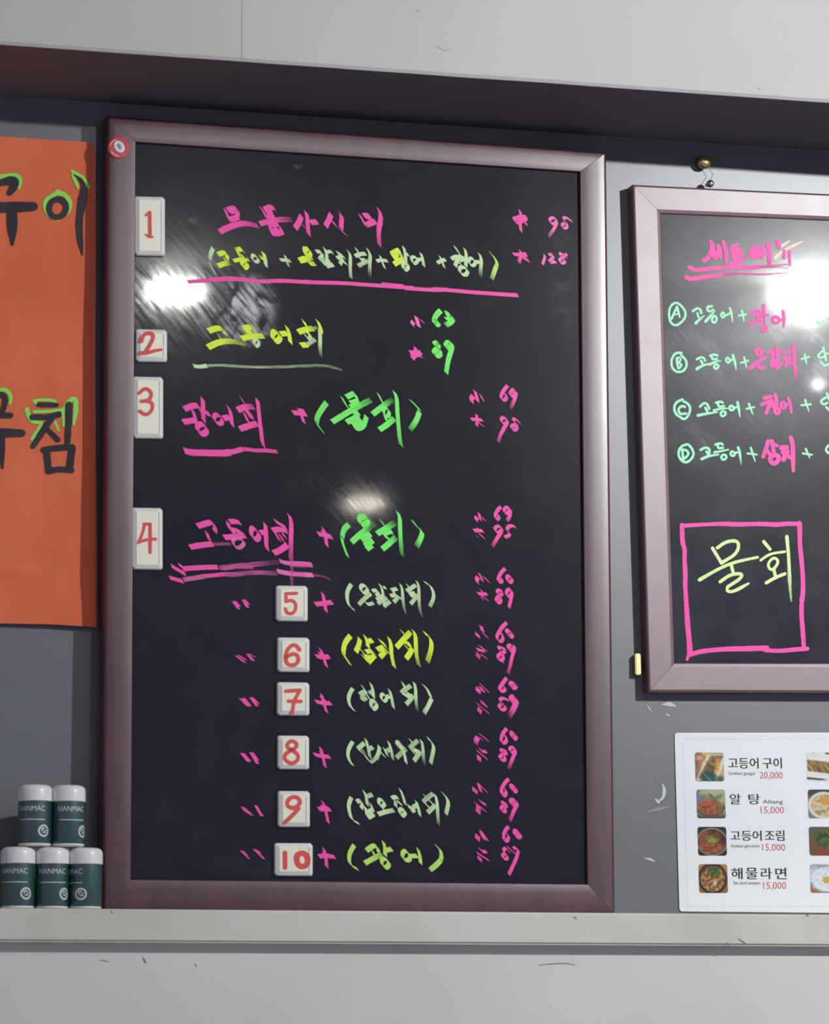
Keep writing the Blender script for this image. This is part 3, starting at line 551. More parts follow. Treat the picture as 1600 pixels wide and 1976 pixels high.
ws(F2, 'mint', ["335,1140 230,1130 150,1240 150,1400 240,1490 360,1480 430,1380 420,1270 320,1175", "250,1230 250,1320 280,1420", "250,1230 310,1220 320,1280 260,1320|w4", "270,1320 350,1350 290,1420|w4", "610,1255 690,1210 740,1230 760,1280", "685,1280 712,1330", "610,1430 700,1370 840,1335|w6,5,3", "850,1190 930,1165 985,1190", "880,1200 890,1260 975,1250", "840,1350 940,1300 1045,1280|w5,4,2", "960,1340 920,1390 960,1430 1010,1380|c", "1160,1220 1140,1280 1180,1320 1210,1270|c", "1210,1290 1280,1240|w4", "1265,1180 1300,1290 1325,1440|w5,5,2", "1410,1320 1540,1280|w4", "1470,1220 1515,1405|w4.5,4,2"], 'mint marker circled B line', wid=[4.6])
ws(F3, 'pink', ["190,435 250,390 350,375 355,480", "200,400 340,380|w6", "300,460 310,560", "155,610 240,605 400,545|w7,7,4", "410,275 422,400 430,600|w7,6,3 f.7", "440,452 500,450|w4", "420,640 375,690 420,745 475,700|c w6.5", "640,480 575,515 600,580 660,590 705,540|c w6", "700,550 760,540|w5", "765,385 780,500 775,680|w7,7,3 f.7"], 'pink marker words of the A line', wid=[7])
ws(F3, 'mint', ["1390,560 1400,600 1460,590 1600,500|w4"], 'mint marker stroke at the right edge', wid=[4.5])
ws(F3, 'pink', ["320,1065 280,1120 330,1185 375,1120|c", "170,1415 260,1335 455,1215|w8,8,5", "310,1360 340,1420 425,1395|w8,8,6", "490,1130 575,1115 590,1200 540,1310|w7,8,8,5", "645,1030 665,1150 672,1240|w7", "680,1115 735,1105|w5", "570,1290 670,1275|w7", "560,1380 660,1320|w8", "640,1415 760,1310|w7,4", "600,1340 650,1400|w9", "780,1150 890,1105|w6", "785,1240 890,1225|w7", "870,1240 820,1370|w7", "840,1290 925,1335|w7", "850,1260 890,1320|w8", "955,1015 967,1150 972,1350 1010,1650|w8,8,7,3 f.6"], 'pink marker words of the B line', wid=[8])
ws(F3, 'mint', ["1100,1250 1240,1210|w4", "1160,1170 1190,1350|w4.5,4,2", "1475,1110 1385,1190 1440,1240 1540,1190", "1495,1040 1545,1270|w5", "1530,1150 1585,1150|w4", "1450,1300 1510,1375 1600,1345"], 'mint marker end of the B line', wid=[4.6])
ws(F4, 'mint', ["350,290 230,340 190,460 240,570 300,600 370,660 450,600 500,470 460,370 370,325", "395,425 330,400 265,480 310,560 415,545", "670,420 740,350 800,370 835,460", "765,440 805,520", "630,580 740,555 985,520|w6,5,3", "960,350 1040,325 1080,350", "990,360 1010,430 1105,410", "920,490 1030,460 1185,450|w5,4,2", "1090,500 1040,550 1080,600 1140,545|c", "1230,400 1200,450 1240,490 1290,450|c", "1290,450 1370,410|w4", "1350,340 1372,450 1395,610|w5,5,2"], 'mint marker circled C line', wid=[4.8])
ws(F4, 'mint', ["440,1100 320,1140 270,1260 300,1370 390,1440 480,1410 560,1300 530,1190 470,1120|c", "345,1200 362,1380", "345,1200 430,1210 470,1290 362,1380", "680,1205 760,1160 840,1180 840,1265", "785,1235 825,1300", "700,1370 820,1315 1010,1290|w6,5,3", "950,1110 1040,1080 1080,1110", "990,1120 995,1180 1085,1170", "930,1250 1050,1230 1185,1200|w5,4,3", "1100,1290 1050,1340 1100,1390 1155,1330|c", "1250,1230 1220,1280 1270,1320 1305,1270|c", "1310,1260 1400,1240|w4", "1360,1160 1392,1260 1415,1465|w5,5,2 f.6"], 'mint marker circled D line', wid=[4.8])
ws(F5, 'mint', ["100,460 240,430|w4", "145,370 215,560|w4.5,4,2", "1095,395 1270,380|w4", "1165,300 1235,510|w4.5,4,2", "1550,250 1435,320 1500,390 1570,350", "1560,180 1620,330|w5", "1550,430 1620,500", "120,1270 285,1290|w4", "180,1170 260,1420|w4.5,4,2", "1125,1270 1290,1295|w4", "1180,1190 1250,1355|w4.5,4,2", "1590,1125 1530,1200 1590,1265"], 'mint marker plus signs of the C and D lines', wid=[4.6])
ws(F5, 'pink', ["425,265 540,235", "380,380 560,315", "540,330 460,530", "530,370 605,430", "570,370 640,350|w6", "620,205 645,310 650,420|w7", "650,445 610,500 660,555 705,495|c w6.5", "760,345 730,400 770,455 815,400|c", "815,385 880,370|w5", "855,265 900,370 912,530|w6,7,5", "490,1050 470,1150 405,1330|w8", "470,1210 525,1290|w7", "560,1045 582,1150 595,1240|w8", "610,1110 660,1130|w7", "520,1355 600,1465 690,1370 640,1295|c w9", "740,1170 830,1160|w10", "770,1250 840,1240|w10", "820,1270 775,1380|w9", "830,1310 905,1345|w8", "905,985 942,1100 945,1350 950,1590|w8,9,9,6"], 'pink marker words of the C and D lines', wid=[7.5])
ws(F6, 'pink', ["135,120 140,300 165,360 158,450 170,600 165,700 175,850 185,1000 195,1150 210,1300 215,1400|w8,9,8,9,8,9,10,10,11", "215,1380 185,1460|w9,5", "160,125 400,112 560,106 680,115 800,110 950,108 1080,118 1180,105 1310,108|w8,7,9,8,9,8", "1305,105 1310,200 1308,300 1330,500 1340,650 1342,780 1330,870|w10,8,9,8,10", "1335,800 1325,950 1328,1050 1340,1200 1350,1340|w7,9,9,8", "215,1410 330,1375 550,1355 800,1350 980,1345|w9,9,10,10", "960,1365 1100,1375 1250,1360 1385,1350|w8,8,9,8"], 'pink marker box on the small board', wid=[9])
ws(F6, 'lemon', ["440,350 530,500", "490,345 580,280 705,275 690,400 540,490", "310,665 500,555 650,490 890,440|w7,6,6,5", "625,510 642,580", "515,685 620,610 735,600 725,650 590,735", "590,735 580,780 650,785 800,700|w6,6,7,4", "950,285 1012,360", "920,470 1010,405 1160,385|w5", "1050,445 992,510 1030,570 1095,490|c w5.5", "1050,565 1068,635", "975,695 1060,645 1160,605", "1180,235 1200,450 1208,700 1225,880|w7,6,7,3 f.5"], 'lemon marker words inside the pink box', wid=[6.5])

# ------------------------------------------------------------------ number tags stuck on the big board
TAG_H = 0.0085
def number_tag(n, L, T, R, B, digits, label, wid=7.0, crop=None):
    """bevelled plastic plate lying on the panel, figures in red marker on its face"""
    face = Plane(PP.P+PP.N*TAG_H, PP.N)
    w_, h_ = R-L, B-T
    sl = 0.065*(1-(T+B)/2/1965.0)*1.0
    def Q(u, v): return (u, v+(u-(L+R)/2)*sl*0.5)
    cc = face.at((L+R)/2, (T+B)/2)
    root = empty('number_tag', PP.at((L+R)/2, (T+B)/2, 0.0003), label, 'number tag', 'ivory number tags on the big board')
    bm = bmesh.new(); rings = []
    def ring(inset, h, cut):
        a = [(L+inset+cut, T+inset), (R-inset-cut*1.6, T+inset), (R-inset, T+inset+cut*1.6), (R-inset, B-inset-cut), (R-inset-cut, B-inset), (L+inset+cut*1.6, B-inset), (L+inset, B-inset-cut*1.6), (L+inset, T+inset+cut)]
        return [bm.verts.new(face.at(*Q(*p))+PP.N*(h-TAG_H)) for p in a]
    k = min(w_, h_)
    rings = [ring(0, 0.0003, 3), ring(0, TAG_H*0.5, 3), ring(1.5, TAG_H*0.72, 3), ring(6.0, TAG_H*0.92, 2), ring(8.0, TAG_H, 1)]
    for a, b in zip(rings, rings[1:]):
        for i in range(8): bm.faces.new((a[i], a[(i+1) % 8], b[(i+1) % 8], b[i]))
    bm.faces.new(rings[0])
    from_bm(bm, 'clear_rim', M_TAGRIM, root)
    bm = bmesh.new()
    a = [(L+8, T+8), (R-9, T+8), (R-9, B-8), (L+8, B-8)]
    lo = [bm.verts.new(face.at(*Q(*p))) for p in a]; hi = [bm.verts.new(face.at(*Q(*p))+PP.N*0.0004) for p in a]
    bm.faces.new(hi); bm.faces.new(lo)
    for i in range(4): bm.faces.new((lo[i], lo[(i+1) % 4], hi[(i+1) % 4], hi[i]))
    from_bm(bm, 'plate', M_TAG, root)
    write('numeral', root, face, crop, 'red', digits, wid=[wid], h=0.0006)
    return root
S = 'ivory plastic number tag marked %s in red on the tall black board'
number_tag(1, 260.5, 378, 319.5, 492, ["275,475 330,425|w5", "335,430 335,600 340,820|w7", "265,790 320,835 395,835|w3,6,3"], S % '1', 7, E7)
number_tag(2, 263, 634.5, 323.6, 697, ["195,330 220,230 300,190 390,210 390,300 270,500|w8", "190,525 280,530 400,490 530,470|w8,7,5"], S % '2', 8, E6)
number_tag(3, 257.5, 726, 316, 845, ["165,1190 220,1130 290,1115 365,1180 350,1280 280,1320 195,1325|w7", "290,1320 370,1340 388,1430 340,1520 260,1555 170,1490|w7"], S % '3', 7, E6)
number_tag(4, 255.5, 979, 315, 1098, ["410,580 390,700 310,950 240,1090|w6", "390,580 570,585|w6", "560,590 560,900 560,1350|w7", "240,1080 480,1000 710,990|w6"], S % '4', 7, E8)
number_tag(5, 533.8, 1129.5, 595.3, 1198, ["990,243 850,248|s", "850,245 850,350|s", "850,350 940,330 990,400 960,510 870,520 840,450"], S % '5', 6.5, D5)
number_tag(6, 536.7, 1229.5, 598.8, 1296, ["1030,1000 980,930 900,950 840,1060 850,1180 930,1220 1020,1170 1010,1070 930,1050 860,1100"], S % '6', 7.5, D5)
number_tag(7, 536, 1316, 598.5, 1380, ["810,245 1010,230|s", "1010,230 930,385|s", "850,385 1025,388|s", "930,380 900,565|s"], S % '7', 7, E4)
number_tag(8, 537, 1419, 598, 1484, ["895,935 830,985 830,1040 980,1120 990,1210 900,1270 790,1210 800,1120 960,1040 970,980|c"], S % '8', 7.5, E4)
number_tag(9, 537.6, 1526, 599.5, 1595.5, ["910,265 830,330 830,400 910,440 1005,390 1010,300|c", "990,440 900,540 800,630"], S % '9', 8, E5)
number_tag(10, 531, 1626.5, 605, 1690, ["800,1060 802,1265|s w9", "970,1085 1100,1080 1110,1230 990,1240|c w11"], S % '10', 9, E5)

# round badge on the frame corner
bl = Plane(PL.P, PL.N)
bc = PL.at(229, 285)
badge = empty('round_badge', bc, 'small round red badge with a white centre stuck on the tall board frame', 'badge')
def disc(name, plane, u, v, r, h0, h1, m, parent, su=1.0, rot=0.0, n=32, dome=0.0):
    bm = bmesh.new()
    def pt(a, k, h):
        x, y = r*k*math.cos(a)*su, r*k*math.sin(a)
        return plane.at(u+x*math.cos(rot)-y*math.sin(rot), v+x*math.sin(rot)+y*math.cos(rot))+plane.N*h
    prof = [(1.0, h0), (1.0, h1*0.6+h0*.4), (0.93, h1*.92+h0*.08), (0.8, h1), (0.4, h1+dome)]
    rr = [[bm.verts.new(pt(2*math.pi*i/n, k, h)) for i in range(n)] for k, h in prof]
    for a, b in zip(rr, rr[1:]):
        for i in range(n): bm.faces.new((a[i], a[(i+1) % n], b[(i+1) % n], b[i]))
    bm.faces.new(rr[-1]); bm.faces.new(rr[0])
    return from_bm(bm, name, m, parent, smooth=False)
disc('badge_disc', PL, 229, 285, 21.5, 0.0002, 0.0022, M_BADGE, badge)
disc('badge_centre', PL, 229.5, 284, 12.5, 0.0023, 0.0032, M_BADGE2, badge, 0.75, math.radians(-35))
disc('badge_mark', PL, 229.5, 284, 6.5, 0.0033, 0.0036, M_BADGE3, badge, 0.55, math.radians(-30))
write('badge_ring', badge, PL, (229, 285, 1), 'peach', ["-14,8 -8,14 0,16.5|w1.4", "-16,-6 -11,-13 -5,-16|w1.4"], wid=[1.4], h=0.0026)

# ------------------------------------------------------------------ orange paper sheet
pp = []
ROWS, COLS = 46, 24
def sheet_pt(s, t):
    # left edge lies outside the picture, right edge is slightly wavy
    ul = -420.0; ur = (183.5 + 0.8*math.sin(t*9) + 3.0*t)
    if t < 0.025: ur -= (0.025-t)*160
    vt = 263+ (s*(ur-ul)+ul)*0.066; vb = 1203 + (s*(ur-ul)+ul)*0.018
    if s > 0.86: vb += 4*(s-0.86)/0.14
    u = ul+(ur-ul)*s; v = vt+(vb-vt)*t
    y = -0.0025 - 0.0022*noise.noise(Vector((s*3.1, t*4.2, 2.0))) - 0.0012*noise.noise(Vector((s*9, t*11, 7.0)))
    y -= 0.0016*math.exp(-((t-(0.865+0.05*s*s))/0.008)**2) * (1 if s < 0.8 else 0)
    y -= 0.005*max(0, t-0.9)/0.1*s + 0.002*s
    return u, v, y-0.003
P_SH = Plane(Vector((0, -0.0135, 0)), NW)
bm = bmesh.new(); g = []
for j in range(ROWS+1):
    r_ = []
    for i in range(COLS+1):
        u, v, y = sheet_pt(i/COLS, j/ROWS); r_.append(bm.verts.new(wallpt(u, v, y)))
    g.append(r_)
for j in range(ROWS):
    for i in range(COLS): bm.faces.new((g[j][i], g[j][i+1], g[j+1][i+1], g[j+1][i]))
ret = bmesh.ops.extrude_face_region(bm, geom=bm.faces[:])
for v in ret['geom']:
    if isinstance(v, bmesh.types.BMVert): v.co.y += 0.0004
c = wallpt(-100, 1203, -0.004)
sheet = empty('paper_sign', c, 'orange paper sign with black brush lettering hung left of the tall board', 'sign')
bmesh.ops.recalc_face_normals(bm, faces=bm.faces)
from_bm(bm, 'paper_sheet', M_ORANGE, sheet, smooth=False)
# lettering follows the sheet: plane just in front of its mean surface
class SheetPlane(Plane):
    def at(s, u, v, h=0.0):
        sx = (u+420.0)/(603.5+3); vt = 263+u*0.066; vb = 1203+u*0.018
        t = min(1, max(0, (v-vt)/(vb-vt)))
        y = sheet_pt(min(1, max(0, sx)), t)[2]
        return wallpt(u, v, y-h)
SH = SheetPlane(Vector((0, 0, 0)), NW)
G1 = (0, 200, 3.954); G2 = (0, 700, 3.66)
write('outline_lettering', sheet, SH, G1, 'outline', ["-40,565 60,550 130,545 160,580 145,640|w8,9,9,9,6", "440,680 350,730 340,800 385,870 440,885|w8,9,9,7,5", "440,675 510,700 540,770 520,830 440,890|w10,9,9,7,4", "550,515 640,570 678,640|w6,9,6", "560,550 595,640|w8,5"], wid=[8], h=0.0006, label='lime green marker outline')
write('outline_lettering', sheet, SH, G2, 'outline', ["-20,190 50,190 80,240 70,290|w6,8,8,5", "400,300 390,265 290,260 240,270|w6", "245,275 275,310|w6", "190,330 205,380 235,420 310,415 225,540|w9,9,8,7,6", "240,345 330,345 420,335|w6", "390,420 415,480|w6,4", "455,440 450,310 530,235 540,320 520,435|w8,8,9,10,5", "440,330 455,430|w7,5"], wid=[7], h=0.0006, label='lime green marker outline')
write('lettering', sheet, SH, G1, 'black', ["-60,625 10,600 120,580 110,630 75,680|w14,13,17,16,12", "-90,795 60,790 255,785|w20,21,18", "92,810 95,960 95,1075|w20,21,5", "440,720 375,760 375,840 430,875 500,840 510,760|c w11.5", "565,545 620,580 645,640 625,760 605,880 605,1000 630,1155|w3,10,18,15,14,12,3"], wid=[12], h=0.0010)
write('lettering', sheet, SH, G2, 'black', ["-40,225 30,225 40,270 20,340|w10,11,11,10", "-40,370 75,372|w13,11", "-60,492 155,497|w19,15", "8,510 12,640 18,745|w15,14,4", "275,297 400,298|w10,9", "230,385 330,385 415,365|w12,11,12", "365,390 310,470 235,590|w12,13,10", "340,475 410,545|w9,10", "487,300 483,440 478,560|w14,13,11", "330,620 345,765|w13", "310,615 410,600 510,595|w12", "510,600 490,755|w14", "345,765 420,750 505,760|w13,11,12"], wid=[12], h=0.0010)

# ------------------------------------------------------------------ bottles stacked on the ledge
def lathe(name, prof, m, parent, cx, cy, cz, n=40, smooth=True):
    bm = bmesh.new(); rr = []
    for r, z in prof:
        rr.append([bm.verts.new((cx+r*math.cos(2*math.pi*i/n), cy+r*math.sin(2*math.pi*i/n), cz+z)) for i in range(n)])
    for a, b in zip(rr, rr[1:]):
        for i in range(n): bm.faces.new((a[i], a[(i+1) % n], b[(i+1) % n], b[i]))
    bm.faces.new(rr[0]); bm.faces.new(rr[-1])
    o = from_bm(bm, name, m, parent)
    for p in o.data.polygons: p.use_smooth = len(p.vertices) == 4
    o.data.set_sharp_from_angle(angle=math.radians(40))
    return o
BY = -0.078
HB = z_of(35, 1635.5, BY)-Z_LT
HB = min(HB, 0.092)
def wrap_text(body, root, cx, cy, r, z, height, ang0, width_ang, m, name):
    me = text_mesh(body)
    xs_ = [v.co.x for v in me.vertices]; ys_ = [v.co.y for v in me.vertices]
    x0, x1, y0, y1 = min(xs_), max(xs_), min(ys_), max(ys_)
    for v in me.vertices:
        a = ang0+(v.co.x-x0)/(x1-x0)*width_ang
        v.co = Vector((cx+math.cos(a)*r, cy+math.sin(a)*r, z+(v.co.y-y0)/(y1-y0)*height))
    return ob(name, me, m, root)
def text_mesh(body, subdiv=True):
    cu = bpy.data.curves.new('t', 'FONT'); cu.body = body; cu.resolution_u = 3
    o = bpy.data.objects.new('t', cu); COL.objects.link(o)
    dg = bpy.context.evaluated_depsgraph_get(); me = bpy.data.meshes.new_from_object(o.evaluated_get(dg))
    bpy.data.objects.remove(o); bpy.data.curves.remove(cu)
    me.materials.clear()
    return me
def bottle(u, z0, turn, label):
    c = wallpt(u, 1700, BY); cx, cy = c.x, BY
    r = 32.3*DIST/F_PX*0.985
    root = empty('supplement_bottle', (cx, cy, z0), label, 'bottle', 'green bottles stacked on the ledge')
    z0 = z0+0.0004
    rb = r*0.955; H = HB
    lathe('body', [(rb*0.96, 0.0025), (rb, 0.0045), (rb, H*0.735), (rb*0.9, H*0.745), (rb*0.88, H*0.76)], M_BOTTLE, root, cx, cy, z0)
    lathe('base', [(rb*0.86, 0), (rb*0.97, 0.0015), (rb*0.985, 0.004), (rb*0.985, H*0.065)], M_CAP, root, cx, cy, z0)
    cap = [(r*0.96, H*0.728), (r, H*0.735), (r, H*0.90), (r*0.965, H*0.945), (r*0.88, H*0.975), (r*0.74, H*0.995), (r*0.4, H)]
    lathe('cap', cap, M_CAP, root, cx, cy, z0, n=60)
    # printed band: brand word, thin line of small print and a round emblem
    base = math.radians(-90)+turn
    wrap_text('NANMAC', root, cx, cy, rb+0.0002, z0+H*0.565, H*0.085, base-1.25, 1.75, M_PRINT, 'brand_print')
    for k in range(4):
        bm = bmesh.new(); pr = None
        for i in range(17):
            a = base-1.2+1.7*i/16
            p = [bm.verts.new((cx+math.cos(a)*(rb+0.0002), cy+math.sin(a)*(rb+0.0002), z0+H*(0.42-0.0)+dz-0.0)) for dz in (0, 0.0011)]
            if pr: bm.faces.new((pr[0], p[0], p[1], pr[1]))
            pr = p
        o = from_bm(bm, 'small_print', M_PRINT, root); break
    bm = bmesh.new()
    ce = base+0.42; R = 0.0078; zc = z0+H*0.245; n = 28
    def ep(x, z): 
        a = ce+x/rb; return (cx+math.cos(a)*(rb+0.00025), cy+math.sin(a)*(rb+0.00025), zc+z)
    outer_ = [bm.verts.new(ep(R*math.cos(2*math.pi*i/n), R*math.sin(2*math.pi*i/n))) for i in range(n)]
    mid_ = [bm.verts.new(ep(R*.72*math.cos(2*math.pi*i/n), R*.72*math.sin(2*math.pi*i/n))) for i in range(n)]
    for i in range(n): bm.faces.new((outer_[i], outer_[(i+1) % n], mid_[(i+1) % n], mid_[i]))
    for (x0, x1, zz0, zz1) in ((-.5, .15, .2, .45), (-.45, .5, -.08, .1), (-.2, .45, -.4, -.2)):
        vv = [bm.verts.new(ep(R*x, R*z)) for x, z in ((x0, zz0), (x1, zz0+.1), (x1, zz1+.1), (x0, zz1))]
        bm.faces.new(vv)
    from_bm(bm, 'round_emblem', M_PRINT, root)
    return root
bottle(34.3, Z_LT, -0.05, 'green bottle with white cap, leftmost of the bottom row on the ledge')
bottle(100.0, Z_LT, 0.25, 'green bottle with white cap, middle of the bottom row on the ledge')
bottle(164.3, Z_LT, -0.85, 'green bottle with white cap, at the right end of the bottom row beside the board')
bottle(65.3, Z_LT+HB+0.0008, 0.0, 'green bottle with white cap, left one of the two stacked on top')
bottle(130.0, Z_LT+HB+0.0008, 0.45, 'green bottle with white cap, right one of the two stacked on top')

# ------------------------------------------------------------------ printed menu card
CB, CT = -0.0022, -0.0018
zb = Z_LT+0.0005
ztop = wallpt(1302, 1414, CT).z
cu_ = Vector((0, CT-CB, ztop-zb)).normalized()
PC = Plane(Vector((0, CB, zb)), Vector((0, -cu_.z, cu_.y)))
vb1 = 1758.8; vb2 = 1765.0
card = empty('menu_card', tuple(PC.at(1640, 1760)), 'white laminated picture menu card fixed flat on the wall below the small board', 'menu card')
bm = bmesh.new()
cor = [(1302, 1414), (1962, 1413), (1976, vb2), (1311.5, vb1)]
def rounded(c4, r, n=5):
    out = []
    for i in range(4):
        p = Vector(c4[i]); a = (Vector(c4[i-1])-p).normalized(); b = (Vector(c4[(i+1) % 4])-p).normalized()
        for k in range(n+1):
            q = k/n; s = p+a*r; e_ = p+b*r
            out.append(tuple((s*(1-q)**2+p*2*q*(1-q)+e_*q*q)))
    return out
pts = rounded([Vector(x) for x in cor], 7)
hi = [bm.verts.new(PC.at(*p)) for p in pts]; lo = [bm.verts.new(PC.at(*p)-PC.N*0.0012) for p in pts]
bm.faces.new(hi); bm.faces.new(lo)
for i in range(len(pts)): bm.faces.new((hi[i], hi[(i+1) % len(pts)], lo[(i+1) % len(pts)], lo[i]))
from_bm(bm, 'card_sheet', M_CARD, card)
def text_px(body, u0, v0, u1, v1, m, name, label=None, slant=0.012, wide=0.0):
    me = text_mesh(body)
    xs_ = [v.co.x for v in me.vertices]; ys_ = [v.co.y for v in me.vertices]
    x0, x1, y0, y1 = min(xs_), max(xs_), min(ys_), max(ys_)
    for v in me.vertices:
        s = (v.co.x-x0)/(x1-x0); t = (v.co.y-y0)/(y1-y0)
        vv = v1+(v0-v1)*t + (s-.5)*(u1-u0)*0.003
        v.co = PC.at(u0+(u1-u0)*s+(vv-v0)*0.03, vv, 0.0003)
    o = ob(name, me, m, card)
    if label: o['label'] = label
def bold_px(body, u0, v0, u1, v1):
    text_px(body, u0, v0, u1, v1, M_CARDINK, 'dish_name', 'black printed dish name')
    # second strike shifted sideways makes the heavy face of the print
    text_px(body, u0+0.9, v0, u1+0.9, v1, M_CARDINK, 'dish_name', 'black printed dish name')
bold_px('고등어', 1405, 1462, 1463, 1483); bold_px('구이', 1471, 1462, 1508, 1483)
text_px('Godeun gougui', 1406, 1489, 1457, 1497, M_CARDINK, 'small_print')
text_px('20,000', 1466, 1489.5, 1510.5, 1504.5, M_CARDRED, 'price', 'red printed price')
bold_px('알', 1408, 1532, 1429, 1552); bold_px('탕', 1444, 1532, 1466, 1552)
text_px('Altang', 1472, 1543, 1511, 1553, M_CARDINK, 'small_print')
text_px('15,000', 1468, 1556.5, 1513, 1571.5, M_CARDRED, 'price', 'red printed price')
bold_px('고등어', 1409, 1602.5, 1469, 1622.5); bold_px('조림', 1475.5, 1602, 1513, 1622.5)
text_px('Godeun geo-jorim', 1411, 1629, 1466, 1637, M_CARDINK, 'small_print')
text_px('15,000', 1471, 1628.5, 1515, 1643.5, M_CARDRED, 'price', 'red printed price')
for ch, a, b in (('해', 1411, 1432), ('물', 1439, 1461), ('라', 1468, 1489), ('면', 1496, 1517)): bold_px(ch, a, 1674.5, b, 1696.5)
text_px('Sea, food ramyeon', 1415, 1700.5, 1467, 1708.5, M_CARDINK, 'small_print')
text_px('15,000', 1473, 1702, 1517, 1717.5, M_CARDRED, 'price', 'red printed price')
# decorative dashed border near the edge of the sheet
bm = bmesh.new()
def dash(bm, u0, v0, u1, v1, w_=0.9):
    L = math.hypot(u1-u0, v1-v0); px_, py_ = -(v1-v0)/L*w_/2, (u1-u0)/L*w_/2
    bm.faces.new([bm.verts.new(PC.at(a, b, 0.0002)) for a, b in ((u0-px_, v0-py_), (u1-px_, v1-py_), (u1+px_, v1+py_), (u0+px_, v0+py_))])
v = 1432
while v < 1745:
    L_ = random.uniform(3, 9); o_ = (v-1414)*0.026
    dash(bm, 1318+o_+random.uniform(-.8, .8), v, 1318+o_+random.uniform(-.8, .8), v+L_, random.uniform(.5, 1.3)); v += L_+random.uniform(1, 4)
for vy in (1426, 1749):
    u = 1322 if vy < 1500 else 1330
    while u < 1945:
        L_ = random.uniform(4, 11); dash(bm, u, vy+random.uniform(-1, 1), u+L_, vy+random.uniform(-1, 1), random.uniform(.5, 1.4)); u += L_+random.uniform(1, 4)
from_bm(bm, 'printed_border', M_CARDGREY, card)
# dish photographs printed on the card
M_PHOTO = mat('photo_print', (0.5, 0.4, 0.3), 0.3)
pb = M_PHOTO.node_tree.nodes['Principled BSDF']; pa = nd(M_PHOTO, 'ShaderNodeAttribute'); pa.attribute_name = 'Col'
lk(M_PHOTO, pa.outputs['Color'], pb.inputs['Base Color'])
def mixc(a, b, t): t = min(1, max(0, t)); return tuple(x*(1-t)+y*t for x, y in zip(a, b))
def sm(a, b, x): t = min(1, max(0, (x-a)/(b-a))); return t*t*(3-2*t)
def fb(x, y, s, k): return noise.noise(Vector((x*s, y*s, k)))
def ph_grill(x, y):
    c = (0.42, 0.30, 0.17)
    c = mixc(c, (0.62, 0.55, 0.40), sm(.1, .5, x+y*.2+fb(x, y, 4, 1)*.2))
    d = math.hypot(x-.17, (y-.19)*1.5); c = mixc(c, (.62, .36, .24), sm(.19, .16, d)); c = mixc(c, (.75, .5, .38), sm(.13, .1, d))
    d = math.hypot(x-.38, (y-.02)*1.6); c = mixc(c, (.72, .62, .30), sm(.16, .12, d))
    p = (x-.62)*.62+(y-.45)*.78; q = -(x-.62)*.78+(y-.45)*.62
    c = mixc(c, (.78, .74, .62), sm(.36, .3, abs((x-.66)*.9+(y-.36)*.42)) * sm(1.02, .95, y+x*.05) * sm(.04, .1, y))
    f = sm(.22, .17, abs((x-.6)*.85+(y-.45)*.5+.02)) * sm(.05, .16, y) * sm(.95, .8, y-x*.1)
    c = mixc(c, mixc((.50, .37, .16), (.28, .22, .13), sm(-.2, .4, fb(x+y*.6, y-x, 7, 3))), f)
    c = mixc(c, (.72, .50, .12), sm(.1, .02, abs(x-.78+(y-.45)*.1))*sm(.15, .3, y)*sm(.75, .6, y))
    for k in range(4): c = mixc(c, (.20, .13, .07), .8*sm(.012, .004, abs((x-.5)*.5-(y-.42-.05*k)*.5))*sm(.14, .1, abs(x-.5)))
    g = sm(.30, .15, math.hypot((x-.45)*.8, y-.86)); c = mixc(c, (.05, .18, .13), g)
    c = mixc(c, (.10, .25, .55), sm(.02, .008, abs((x-.55)-(y-.85)*1.2))*sm(.72, .76, y)); c = mixc(c, (.35, .65, .40), sm(.02, .01, abs((x-.4)-(y-.85)*1.1))*sm(.68, .72, y))
    return mixc(c, (.12, .26, .10), sm(.2, .05, math.hypot(x-.85, y-.95)))
def ph_altang(x, y):
    c = mixc((.34, .36, .22), (.60, .60, .46), sm(.1, .8, x*.6-y*.6+fb(x*.6+y, y, 5, 2)*.5+.3))
    c = mixc(c, (.25, .38, .70), sm(.13, .06, math.hypot(x-.06, (y-.3))))
    c = mixc(c, (.20, .34, .08), sm(.10, .03, abs((x-.62)-(y-.38)*.7))*sm(.1, .2, y)*sm(.75, .6, y))
    d = math.hypot((x-.46)/.43, (y-.60)/.27); c = mixc(c, (.07, .05, .05), sm(1.22, 1.12, d)*sm(.45, .6, y)); c = mixc(c, (.46, .38, .26), sm(1.08, 1.03, d))
    c = mixc(c, mixc((.62, .27, .09), (.36, .14, .05), sm(-.3, .4, fb(x, y, 9, 4))), sm(.98, .93, d))
    c = mixc(c, (.26, .40, .10), .9*sm(.10, .02, abs((x-.66)-(y-.45)*.9))*sm(.9, .75, d))
    return mixc(c, (.22, .15, .11), sm(.84, .98, y)*.9)
def ph_stew(x, y):
    c = (.05, .045, .05); d = math.hypot((x-.5)/.52, (y-.52)/.46)
    c = mixc(c, (.55, .50, .40), sm(1.06, 1.02, d)*sm(.94, .99, d)); c = mixc(c, mixc((.34, .12, .05), (.14, .05, .03), sm(-.3, .4, fb(x, y, 5, 5))), sm(.97, .93, d))
    c = mixc(c, mixc((.58, .27, .09), (.40, .16, .06), sm(-.2, .3, fb(x*.7, y*1.3, 8, 6))), sm(.5, .35, math.hypot((x-.42)*1.0, (y-.74)*1.9))*sm(.96, .9, d))
    c = mixc(c, (.42, .18, .07), sm(.35, .25, math.hypot((x-.2)*1.5, (y-.35)))*sm(.96, .9, d))
    return mixc(c, mixc((.50, .54, .12), (.20, .30, .06), sm(-.2, .3, fb(x*2+y*2, y-x, 6, 7))), sm(.24, .1, math.hypot((x-.5)*.9, (y-.44)*1.3)+fb(x, y, 9, 3)*.05))
